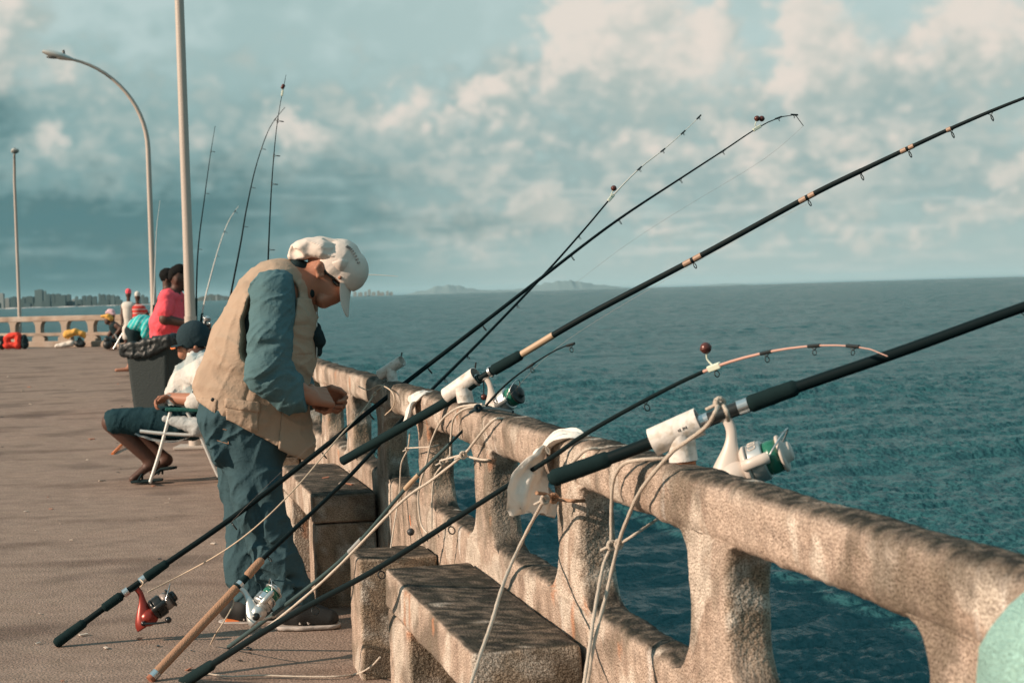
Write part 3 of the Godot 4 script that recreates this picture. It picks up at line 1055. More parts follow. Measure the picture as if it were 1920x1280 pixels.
func build_cross_balustrade() -> void:
	# across the far end of the pier
	var a := gnd(300, 649)
	var b := gnd(0, 651)
	var dir := (b - a).normalized()
	var back := dir.cross(Vector3.UP).normalized()
	if back.z > 0: back = -back
	var o := thing("end_balustrade", (a + b) / 2, "pale concrete balustrade with two rails across the far end of the pier", "balustrade")
	var bs := Basis(dir, Vector3.UP, back)
	var len := 17.0
	for q in [["top_rail", 0.86, 0.085, 0.09], ["middle_rail", 0.38, 0.055, 0.08], ["kerb", 0.08, 0.095, 0.13]]:
		var mb := MB.new()
		mb.box(a + dir * (len / 2 - 1.0) + Vector3(0, q[1], 0) + back * 0.1, Vector3(len / 2, q[2], q[3]), bs, 0.03, Vector3i(60, 2, 2))
		for i in mb.v.size(): mb.c[i] = weather(mb.v[i] * 0.5, Vector3.ZERO).lerp(Color(0.42, 0.34, 0.28), 0.5)
		obj(q[0], mb, M.concrete, o)
	for k in 14:
		var c := a + dir * (0.6 + k * 1.22) + back * 0.1
		var rings := []
		for i in 13:
			var y := lerpf(0.02, 0.80, i / 12.0)
			var w := 0.13 + 0.16 * pow(absf(y - 0.52) / 0.3, 3.0) if y > 0.30 else 0.30
			rings.append(ring_at(c + Vector3(0, y, 0), dir, back, minf(w, 0.32), 0.075, 0.02))
		var mb := MB.new()
		mb.color = Color(0.47, 0.385, 0.32)
		mb.loft(rings)
		obj("post", mb, M.concrete, o)
	# a kerb strip in front of it
	
func bench_block(mb: MB, t0: float, t1: float, s0: float, s1: float, y0: float, y1: float, r := 0.014) -> void:
	var b := Basis(along, Vector3.UP, outward)
	var hf := Vector3((t1 - t0) / 2, (y1 - y0) / 2, (s1 - s0) / 2)
	mb.box(rl((t0 + t1) / 2, (s0 + s1) / 2, (y0 + y1) / 2), hf, b, r, Vector3i(maxi(2, int(hf.x * 2 / 0.025)), maxi(2, int(hf.y * 2 / 0.025)), maxi(2, int(hf.z * 2 / 0.025))))

func build_benches() -> void:
	# slabs 12 cm thick on end walls, against the balustrade
	var db := 0.274
	for q in [[3.83, 5.12, "cracked concrete bench nearest the front, dark mossy top, against the balustrade"], [7.09, 8.45, "concrete bench beside the stooping angler, with leaf scraps on its top"], [10.2, 11.6, "concrete bench farther along, half hidden behind the stooping angler"]]:
		var o := thing("bench", rl(q[0], -db / 2, 0), q[2], "bench", "concrete benches along the balustrade")
		var mb := MB.new()
		bench_block(mb, q[0], q[1], -db, -0.006, 0.352, 0.472)
		rough_up(mb, 0.004)
		obj("slab", mb, M.concrete, o)
		for e in 2:
			mb = MB.new()
			bench_block(mb, [q[0] + 0.004, q[1] - 0.37][e], [q[0] + 0.24, q[1] - 0.004][e], -db + 0.005, -0.010, -0.01, 0.3515)
			rough_up(mb, 0.004)
			obj("leg", mb, M.concrete, o)
	var mb := MB.new()
	bench_block(mb, 5.71, 5.96, -0.274, -0.006, -0.01, 0.41)
	rough_up(mb, 0.005)
	var o := obj("block", mb, M.concrete)
	tag(o, "low stubby concrete block with peeling limewash between two benches", "block")

# ---------------------------------------------------------------- lamps
func build_lamps() -> void:
	var rows := [[Vector3((358 - 960) / F * 15.0, 0, -15.0), 0.043, "tall pale lamp post right behind the black wheelie bin, its top out of frame", 1.0],
		[Vector3((290 - 960) / F * 32.7, 0, -32.7), 0.054, "pale lamp post with a long curved arm reaching over the pier behind the anglers", 1.0],
		[gnd(38, 649), 0.05, "far pale lamp post at the end balustrade, seen edge-on", 0.0]]
	for i in 3:
		var q: Array = rows[i]
		var b: Vector3 = q[0]
		var o := thing("street_lamp", b, q[2], "street lamp", "lamp posts on the pier")
		var r: float = q[1]
		var dir := Vector3(-0.97, 0, 0.25) if i < 2 else Vector3(0.15, 0, 1)
		dir = dir.normalized()
		var p := [b, b + Vector3(0, 2.0, 0), b + Vector3(0, 3.7 if i else 4.4, 0)]
		var rad := [r * 1.25, r, r * 0.92]
		var n := 14
		for k in n + 1:
			var a := PI / 2 * k / n * 0.86
			p.append(b + Vector3(0, 4.2 if i else 4.6, 0) + dir * (1.72 * (1.0 - cos(a))) + Vector3(0, 1.75 * sin(a), 0))
			rad.append(r * lerpf(0.88, 0.5, float(k) / n))
		if i == 2:
			p = [b, b + Vector3(0, 3, 0), b + Vector3(0, 5.2, 0), b + Vector3(0.05, 5.75, 0.1), b + Vector3(0.17, 5.98, 0.5), b + Vector3(0.30, 6.03, 0.9)]
			rad = [r * 1.2, r, r * 0.9, r * 0.8, r * 0.7, r * 0.6]
		var mb := MB.new()
		mb.tube(p, rad, 14)
		obj("pole", mb, M.paint_pole, o)
		mb = MB.new()
		mb.box(b + Vector3(0, 0.012, 0), Vector3(0.16, 0.012, 0.16), Basis(), 0.005)
		obj("base_plate", mb, M.paint_pole, o)
		mb = MB.new()
		mb.tube([b + Vector3(0, 1.0, 0), b + Vector3(0, 1.16, 0)], r * 1.25, 12)
		obj("collar", mb, M.paint_pole, o)
		var e: Vector3 = p[-1]
		var d: Vector3 = (p[-1] - p[-2]).normalized()
		mb = MB.new()
		mb.tube([e - d * 0.05, e + d * 0.05, e + d * 0.2, e + d * 0.42, e + d * 0.56], [0.04, 0.075, 0.125, 0.12, 0.05], 12, true, 0.55)
		var head := obj("lamp_head", mb, M.lamp_shell, o)
		mb = MB.new()
		mb.ball(e + d * 0.32 - Vector3(0, 0.045, 0), Vector3(0.17, 0.035, 0.085), Basis(Vector3.UP, atan2(-d.z, d.x)))
		obj("lens", mb, M.lamp_glass, head)
		mb = MB.new()
		mb.tube([e + d * 0.16 + Vector3(0, 0.05, 0), e + d * 0.16 + Vector3(0, 0.13, 0)], [0.03, 0.022], 8)
		obj("photocell", mb, M.dark_metal, head)

# ---------------------------------------------------------------- the stooping angler
func build_angler() -> void:
	var z := 6.92
	var o := thing("person", gnd(520, 1168), "stooping angler in tan vest, teal shirt, blue jeans and cream cap", "person")
	# one continuous body under the clothes
	var body := segs(z, [[470, 800, 0, 62, 515, 600, 0, 60, 1.15], [515, 600, 0, 60, 545, 540, 0, 48, 1.4], [548, 535, 0, 28, 600, 525, 0, 27, 1.0],
		[470, 815, -0.09, 40, 488, 960, -0.14, 30], [488, 960, -0.14, 30, 538, 1135, -0.18, 20], [538, 1140, -0.18, 18, 612, 1162, -0.20, 11, 1.4],
		[455, 815, 0.09, 40, 462, 965, 0.08, 30], [462, 965, 0.08, 30, 462, 1130, 0.02, 20], [462, 1135, 0.02, 18, 508, 1152, 0.0, 11, 1.4],
		[512, 545, -0.20, 30, 499, 692, -0.26, 21], [499, 692, -0.26, 21, 573, 737, -0.17, 14],
		[535, 550, 0.20, 30, 522, 690, 0.24, 21], [522, 690, 0.24, 21, 588, 742, 0.06, 14],
		# the head: skull, face, jaw
		[622, 490, 0, 41, 640, 505, 0, 36, 0.78], [600, 520, 0, 33, 618, 545, 0, 25, 0.9], [618, 545, 0, 22, 606, 562, 0, 15, 1.2]])
	var f := field_of(body, 0.012, 0.03)
	var hand_dir := (at(610, 742, z - 0.10) - at(575, 738, z - 0.17)).normalized()
	net("body", f, M.skin, o)
	# the head again, finely
	var hd := segs(z, [[620, 492, 0, 43, 640, 507, 0, 38, 0.80], [602, 522, 0, 32, 622, 546, 0, 24, 0.95], [622, 548, 0, 19, 607, 563, 0, 15, 1.25], [604, 561, -0.03, 12, 604, 561, 0.03, 12, 1.6],
		[624, 520, 0, 8, 637, 543, 0, 6.5, 1.0], [637, 543, 0, 7, 631, 548, 0, 6, 1.7], [626, 553, 0, 5, 623, 555, 0, 5, 3.0], [618, 561, 0, 5, 616, 562, 0, 5, 2.6],
		[641, 520, 0, 9, 641, 520, 0, 9, 4.4], [545, 545, 0, 32, 600, 525, 0, 28, 1.0]])
	f = field_of(hd, 0.0045, 0.018)
	for s in [-1.0, 1.0]:
		var e := at(632, 530, z + 0.036 * s)
		f.cap(e, e, 0.014, 0.014, 0.01, 1.0, true)
	net("head", f, M.skin, o)
	var mb: MB
	for s in [-1.0, 1.0]:
		mb = MB.new()
		mb.ball(at(630, 529, z + 0.034 * s), Vector3.ONE * 0.0125)
		obj("eye", mb, M.eye_white, o)
		var er := segs(z, [[599, 494, 0.078 * s, 5, 593, 503, 0.086 * s, 4], [593, 503, 0.086 * s, 4, 597, 517, 0.083 * s, 4], [597, 517, 0.083 * s, 4.5, 604, 516, 0.078 * s, 4], [603, 496, 0.078 * s, 4, 606, 506, 0.077 * s, 3.5], [600, 506, 0.074 * s, 9, 602, 508, 0.072 * s, 8, 0.5]])
		soft("ear", er, 0.003, M.skin, o, 0.006)
	soft("collar", segs(z, [[556, 503, 0, 17, 578, 545, 0, 20, 1.9], [556, 503, 0, 16, 590, 508, 0, 13, 1.5]]), 0.007, M.dark_cloth, o, 0.02)
	# hair at the temple
	soft("hair", segs(z, [[612, 511, 0, 17, 620, 508, 0, 17, 1.8]]), 0.005, M.hair, o, 0.015)
	# sunglasses worn low under the visor
	var g := thing("sunglasses", at(628, 525, z), "dark wraparound sunglasses worn under the visor of the cream cap", "sunglasses")
	for s in [-1.0, 1.0]:
		mb = MB.new()
		mb.ball(at(632, 527, z + 0.040 * s), Vector3(0.011, 0.024, 0.030), Basis(Vector3.BACK, 0.6) * Basis(Vector3.UP, 0.5 * s))
		obj("lens", mb, M.lens_dark, g)
		mb = MB.new()
		mb.tube([at(628, 522, z + 0.068 * s), at(615, 512, z + 0.076 * s), at(602, 502, z + 0.080 * s)], [0.006, 0.005, 0.004], 8, true, 1.6)
		obj("temple", mb, M.lens_dark, g)
	mb = MB.new()
	mb.tube([at(638, 530, z - 0.02), at(641, 531, z), at(638, 530, z + 0.02)], 0.003, 6)
	obj("bridge", mb, M.lens_dark, g)
	# hands with five fingers each, closed round the line they tie
	var up := Vector3(0.15, 0.75, 0.55)
	var h1 := hand(at(577, 741, z - 0.165), hand_dir, Vector3(-0.2, 0.55, 0.85), Vector3(0.2, 0.9, -0.5), 1.15, 1.18)
	h1.append([at(556, 736, z - 0.19), at(581, 742, z - 0.16), 0.034, 0.031, 1.0, 0.02])
	soft("hand", h1, 0.0034, M.skin, o, 0.01)
	var h2 := hand(at(588, 742, z + 0.05), Vector3(0.8, -0.10, -0.25), Vector3(0.0, 0.6, -0.8), Vector3(0.2, 0.9, 0.4), 1.1, 1.12)
	h2.append([at(576, 738, z + 0.09), at(592, 743, z + 0.045), 0.030, 0.026, 1.0, 0.02])
	soft("hand", h2, 0.0034, M.skin, o, 0.01)
	# teal shirt: sleeves, yoke and collar
	var sh := segs(z, [[513, 550, -0.185, 42, 507, 640, -0.25, 38], [507, 640, -0.25, 38, 503, 698, -0.26, 40], [503, 698, -0.26, 40, 545, 738, -0.205, 34], [545, 738, -0.205, 35, 571, 745, -0.172, 28], [545, 540, -0.05, 40, 512, 552, -0.17, 40]])
	sh.append_array(segs(z, [[535, 550, 0.185, 42, 525, 640, 0.24, 39], [525, 640, 0.24, 39, 522, 695, 0.245, 40], [522, 695, 0.245, 40, 580, 742, 0.09, 27], [545, 540, 0.05, 40, 530, 552, 0.17, 40], [515, 610, 0, 62, 545, 545, 0, 46, 1.5], [550, 535, 0, 35, 584, 527, 0, 33, 1.0]]))
	f = field_of(sh, 0.0066, 0.025)
	f.ripple(noise_b, 0.006, Vector3(6, 8, 5))
	f.crease(noise_c, 0.0065, Vector3(4, 11, 3), -0.6)
	f.crease(noise_c, 0.004, Vector3(7, 17, 5), 0.5)
	for q in [[500, 735, 558, 690, 0.9], [505, 752, 565, 712, 0.8], [490, 715, 540, 682, 0.8], [530, 765, 566, 728, 0.7], [470, 600, 540, 585, 0.4], [475, 650, 535, 640, 0.4]]:   # creases at the elbow
		var a := at(q[0], q[1], z - 0.34)
		f.cap(a, at(q[2], q[3], z - 0.33), 0.012, 0.006, 0.02 * q[4] + 0.012, 1.0, true)
	f.cut(at(583, 745, z), cam_basis * Vector3(0.90, 0.10, 0))
	net("shirt", f, M.sleeve, o)
	# the vest: wide, belling out below, with deep armholes
	var vs := segs(z, [[458, 770, 0, 96, 468, 740, 0, 100, 0.98], [468, 740, 0, 100, 492, 655, 0, 96, 0.98], [492, 655, 0, 96, 516, 575, 0, 78, 1.16], [516, 575, 0, 76, 525, 540, 0, 54, 1.62], [500, 830, 0, 86, 480, 760, 0, 92, 1.0]])
	f = field_of(vs, 0.0068, 0.05)
	f.ripple(noise_b, 0.007, Vector3(4, 4, 5))
	f.crease(noise_c, 0.007, Vector3(2.2, 6.5, 2.2), 0.5)
	f.crease(noise_c, 0.004, Vector3(9.0, 3.0, 3.0), 0.3)
	for s in [-1.0, 1.0]:
		f.cap(at(513, 553, z + 0.38 * s), at(497, 640, z + 0.38 * s), 0.100, 0.098, 0.008, 3.2, true)
		f.cap(at(482, 560, z + 0.38 * s), at(468, 605, z + 0.38 * s), 0.066, 0.068, 0.008, 4.6, true)
		f.cap(at(468, 605, z + 0.38 * s), at(467, 660, z + 0.38 * s), 0.068, 0.066, 0.008, 4.6, true)
		f.cap(at(467, 660, z + 0.38 * s), at(462, 704, z + 0.38 * s), 0.064, 0.022, 0.008, 4.6, true)
	f.cap(at(585, 500, z), at(600, 560, z), 0.085, 0.095, 0.012, 1.0, true)     # neck opening
	f.cut(at(364, 737, z), cam_basis * Vector3(-0.495, -0.87, 0))
	for q in [[392, 700, 440, 790], [470, 715, 452, 775], [560, 640, 548, 780]]:   # seams
		f.cap(at(q[0], q[1], z - 0.215), at(q[2], q[3], z - 0.222), 0.004, 0.004, 0.012, 1.0, true)
	net("vest", f, M.vest, o, "vest")
	# dark lining seen in the armholes, and the vest's hem binding
	soft("lining", segs(z, [[492, 600, 0, 56, 482, 690, 0, 58, 1.36], [515, 565, 0, 50, 492, 600, 0, 56, 1.5]]), 0.012, M.dark_cloth, o)
	var hem := []
	for i in 41:
		var a := TAU * i / 40.0
		hem.append(at(453 + 91 * cos(a), 786.5 + 52 * cos(a), z + 0.196 * sin(a)))
	mb = MB.new()
	mb.tube(hem, 0.006, 6)
	obj("hem_binding", mb, M.dark_cloth, o)
	# pockets
	patch("pocket", f, 0.006, [[377, 742], [425, 745], [418, 779], [372, 762]], z, M.vest, o)
	patch("pocket", f, 0.012, [[440, 745], [500, 752], [498, 806], [440, 782]], z, M.vest, o)
	patch("pocket_flap", f, 0.019, [[438, 742], [503, 750], [502, 770], [438, 760]], z, M.vest, o)
	patch("pocket", f, 0.010, [[552, 610], [590, 610], [590, 665], [548, 665]], z, M.vest, o)
	patch("front_band", f, 0.008, [[560, 560], [640, 560], [640, 860], [530, 860]], z, M.vest, o)
	mb = MB.new()
	mb.ball(at(398, 749, z - 0.205), Vector3(0.008, 0.008, 0.004))
	obj("button", mb, M.dark_metal, o)
	soft("chest_pouch", segs(z, [[594, 628, -0.06, 13, 600, 640, -0.05, 11], [590, 615, -0.03, 12, 594, 660, -0.03, 10]]), 0.006, M.dark_cloth, o, 0.02)
	mb = MB.new()
	mb.tube([at(593, 585, z - 0.05), at(594, 640, z - 0.06), at(593, 670, z - 0.05), at(598, 668, z - 0.05)], 0.003, 5)
	obj("zip", mb, M.alloy, o)
	# jeans, baggy, piling up on the shoes
	var jl := segs(z, [[440, 775, 0, 62, 470, 845, 0, 58, 1.5], [468, 840, -0.08, 53, 487, 960, -0.14, 45], [487, 960, -0.14, 45, 520, 1060, -0.16, 40], [520, 1060, -0.16, 42, 546, 1120, -0.17, 42],
		[455, 840, 0.08, 53, 465, 965, 0.08, 42], [465, 965, 0.08, 42, 463, 1060, 0.04, 40], [463, 1060, 0.04, 41, 478, 1114, 0.02, 42], [475, 830, 0, 60, 440, 775, 0, 60, 1.45], [400, 785, 0, 20, 425, 850, 0, 22, 3.5]])
	f = field_of(jl, 0.007, 0.03)
	f.ripple(noise_b, 0.008, Vector3(3.5, 2.0, 3.5))
	f.crease(noise_c, 0.008, Vector3(3.2, 7.0, 3.0), -0.55)
	f.crease(noise_c, 0.007, Vector3(8.0, 3.0, 4.0), 0.25)
	for q in [[440, 880, 520, 915], [480, 930, 545, 950], [455, 1000, 520, 1030], [490, 1075, 575, 1090], [500, 1100, 580, 1112], [430, 1085, 500, 1100], [470, 870, 490, 1000], [430, 900, 440, 1010]]:
		f.cap(at(q[0], q[1], z - 0.232), at(q[2], q[3], z - 0.232), 0.016, 0.006, 0.03, 1.0, true)
	f.cut(at(540, 1147, z), cam_basis * Vector3(-0.2, -1, 0))
	net("jeans", f, M.denim, o, "denim")
	# stitching of the back pocket
	for q in [[403, 800, 424, 806], [405, 825, 427, 832], [424, 806, 428, 832]]:
		mb = MB.new()
		mb.tube([at(q[0], q[1], z - 0.185), at(q[2], q[3], z - 0.20)], 0.0018, 4)
		obj("stitching", mb, M.cork, o)
	# shoes
	for s in [[0.0, -0.20, 0], [-105.0, 0.0, -8]]:
		var sx: float = s[0]
		var sy: float = s[2]
		var up2 := segs(z + s[1], [[540 + sx, 1146 + sy, 0, 26, 565 + sx, 1148 + sy, 0, 25, 1.0], [565 + sx, 1148 + sy, 0, 25, 617 + sx, 1160 + sy, 0, 18, 1.2]])
		f = field_of(up2, 0.006, 0.02)
		f.cut(at(580 + sx, 1168 + sy, z + s[1]), Vector3.DOWN)
		var shoe := net("shoe", f, M.shoe, o)
		var so := segs(z + s[1], [[540 + sx, 1168 + sy, 0, 27, 570 + sx, 1170 + sy, 0, 26, 1.0], [570 + sx, 1170 + sy, 0, 26, 618 + sx, 1170 + sy, 0, 21, 1.15]])
		f = field_of(so, 0.006, 0.02)
		f.cut(at(580 + sx, 1169 + sy, z + s[1]), Vector3.UP)
		f.cut(at(580 + sx, 1177 + sy, z + s[1]), Vector3.DOWN)
		net("sole", f, M.rubber_sole, shoe)
		mb = MB.new()
		mb.tube(smooth([at(562 + sx, 1170 + sy, z + s[1] - 0.046), at(560 + sx, 1160 + sy, z + s[1] - 0.05), at(570 + sx, 1155 + sy, z + s[1] - 0.048), at(580 + sx, 1169 + sy, z + s[1] - 0.046)]), 0.008, 6, true, 0.5)
		obj("stripe", mb, M.rubber_sole, shoe)
		for k in 4:
			mb = MB.new()
			mb.tube([at(582 + k * 9 + sx, 1148 + k * 3.4 + sy, z + s[1] - 0.032), at(590 + k * 9 + sx, 1141 + k * 4.0 + sy, z + s[1]), at(588 + k * 9 + sx, 1146 + k * 3.4 + sy, z + s[1] + 0.03)], 0.0032, 5)
			obj("lace", mb, M.rope_white, shoe)
		if sx < 0.0:
			mb = MB.new()
			mb.box(at(438, 1160, z + s[1]), Vector3(0.03, 0.012, 0.036), Basis(), 0.006)
			obj("heel_pad", mb, M.orange, shoe)
	# the cap with its neck flap folded up round it
	var c := thing("cap", at(625, 480, z), "cream fishing cap with folded neck flap and long visor on the stooping angler", "cap")
	f = field_of(segs(z, [[636, 495, 0, 48, 648, 506, 0, 43, 0.92]]), 0.005, 0.02)
	f.cut(at(612, 508, z), cam_basis * Vector3(-0.62, -0.78, 0))
	f.ripple(noise_b, 0.002, Vector3(16, 16, 16))
	net("crown", f, M.cap_cream, c)
	f = field_of(segs(z, [[560, 472, 0, 17, 604, 470, 0, 22, 2.0], [604, 470, 0, 22, 640, 492, 0, 22, 1.8], [640, 492, 0, 20, 650, 532, 0, 9, 2.3], [546, 481, 0, 6, 566, 464, 0, 14, 2.8], [580, 455, 0, 9, 632, 457, 0, 9, 3.4]]), 0.005, 0.025)
	f.ripple(noise_a, 0.004, Vector3(5, 8, 5))
	f.crease(noise_c, 0.003, Vector3(5, 12, 5), 0.35)
	f.cap(at(600, 510, z), at(630, 530, z), 0.078, 0.07, 0.012, 1.15, true)
	f.cap(at(548, 470, z - 0.04), at(556, 478, z - 0.07), 0.018, 0.022, 0.012, 1.0, true)
	f.cap(at(620, 486, z - 0.10), at(645, 484, z - 0.085), 0.007, 0.009, 0.010, 1.0, true)
	f.cap(at(610, 449, z - 0.06), at(632, 456, z - 0.05), 0.009, 0.006, 0.010, 1.0, true)
	net("neck_flap", f, M.cap_cream, c)
	var rings := []
	for i in 11:
		var t := i / 10.0
		var ctr := at(lerpf(653, 652, t) - 3.0 * sin(t * 2.0), lerpf(530, 594, t), z)
		var w := 0.083 * sqrt(maxf(0.02, 1.0 - pow(maxf(0.0, t - 0.25) / 0.77, 2.6)))
		var ring := PackedVector3Array()
		for k in 24:
			var a := TAU * k / 24.0
			var lz := w * cos(a)
			ring.append(ctr + cam_basis * Vector3(0.0042 * sin(a) - 0.46 * (lz * lz) / 0.083 * lerpf(1.0, 0.5, t) + 0.012 * lerpf(1.0, 0.4, t), 0, 0) + Vector3(0, 0, lz))
		rings.append(ring)
	mb = MB.new()
	mb.loft(rings)
	obj("visor", mb, M.cap_cream, c)
	# worn embroidery along the front of the crown
	for i in 9:
		mb = MB.new()
		var t := i / 8.0
		var q := at(lerpf(650, 672, t), lerpf(462, 492, t) - 6.0 * sin(PI * t), z - 0.078 + 0.012 * t)
		mb.box(q, Vector3(0.0035, 0.006, 0.002), Basis(Vector3.BACK, -0.8 - 0.5 * t), 0.0015)
		obj("embroidery", mb, M.lamp_glass, c)

func patch(called: String, f: Field, grow: float, quad: Array, z: float, m: Material, parent: Node) -> void:   # a piece laid on the near side of a field's surface
	var g := Field.new(Vector3.ZERO, Vector3.ONE * 0.01, 1.0)
	var p0 := Vector3.ONE * 1e6
	var p1 := -p0
	for q in quad:                                     # only the part of the grid that the piece covers
		p0 = p0.min(at(q[0], q[1], z))
		p1 = p1.max(at(q[0], q[1], z))
	var m0 := Vector3i(((p0 - f.lo) / f.h).floor()) - Vector3i(4, 4, 0)
	var m1 := Vector3i(((p1 - f.lo) / f.h).ceil()) + Vector3i(5, 5, 0)
	m0 = m0.clamp(Vector3i.ZERO, Vector3i(f.nx, f.ny, f.nz))
	m1 = m1.clamp(Vector3i.ZERO, Vector3i(f.nx, f.ny, f.nz))
	m0.z = clampi(int((-z - f.lo.z) / f.h), 0, f.nz)
	m1.z = f.nz
	g.lo = f.lo + Vector3(m0) * f.h
	g.h = f.h
	g.nx = m1.x - m0.x
	g.ny = m1.y - m0.y
	g.nz = m1.z - m0.z
	g.d.resize(g.nx * g.ny * g.nz)
	for zz in g.nz:
		for yy in g.ny:
			for xx in g.nx: g.d[(zz * g.ny + yy) * g.nx + xx] = f.d[((zz + m0.z) * f.ny + yy + m0.y) * f.nx + xx + m0.x]
	for i in g.d.size(): g.d[i] = maxf(g.d[i] - grow, -(g.d[i] + 0.02))
	var c := Vector2.ZERO
	for q in quad: c += Vector2(q[0], q[1]) / quad.size()
	for i in quad.size():
		var a := Vector2(quad[i][0], quad[i][1])
		var b := Vector2(quad[(i + 1) % quad.size()][0], quad[(i + 1) % quad.size()][1])
		var n := Vector2(b.y - a.y, a.x - b.x)
		if n.dot(a - c) < 0.0: n = -n
		g.cut(at(a.x, a.y, z), cam_basis * Vector3(n.x, -n.y, 0))
	g.cut(Vector3(0, 0, -z + 0.03), Vector3.FORWARD)
	net(called, g, m, parent)

func paint_of(k: String, p: Vector3, n: Vector3) -> Color:
	if k == "denim":
		var w := smoothstep(0.0, 0.5, noise_b.get_noise_3dv(p * Vector3(6, 3, 6)) + 0.15)
		return Color(1, 1, 1).lerp(Color(1.7, 1.45, 1.35), w * 0.6) * (1.0 + 0.25 * noise_c.get_noise_3dv(p * 60.0))
	if k == "vest":
		return Color(1, 1, 1).lerp(Color(0.75, 0.73, 0.72), smoothstep(0.1, 0.5, noise_b.get_noise_3dv(p * 5.0)) * 0.5)
	if k == "plaid":
		var a := 1.0 if fposmod((p.x + p.y * 0.5) * 6.0, 1.0) < 0.42 else 0.0
		var b := 1.0 if fposmod((p.y - p.x * 0.5) * 4.5, 1.0) < 0.30 else 0.0
		return Color(0.60, 0.58, 0.54).lerp(Color(0.16, 0.26, 0.30), clampf(a * 0.22 + b * 0.5, 0.0, 1.0))
	if k == "turquoise":
		return Color(0.03, 0.40, 0.41) if fposmod((p.x * 0.8 - p.y * 0.5) * 15.0, 1.0) < 0.72 else Color(0.30, 0.58, 0.56)
	if k == "red_stripe":
		return Color(0.62, 0.075, 0.07) if fposmod(p.y * 9.0, 1.0) < 0.82 else Color(0.66, 0.55, 0.50)
	return Color.WHITE

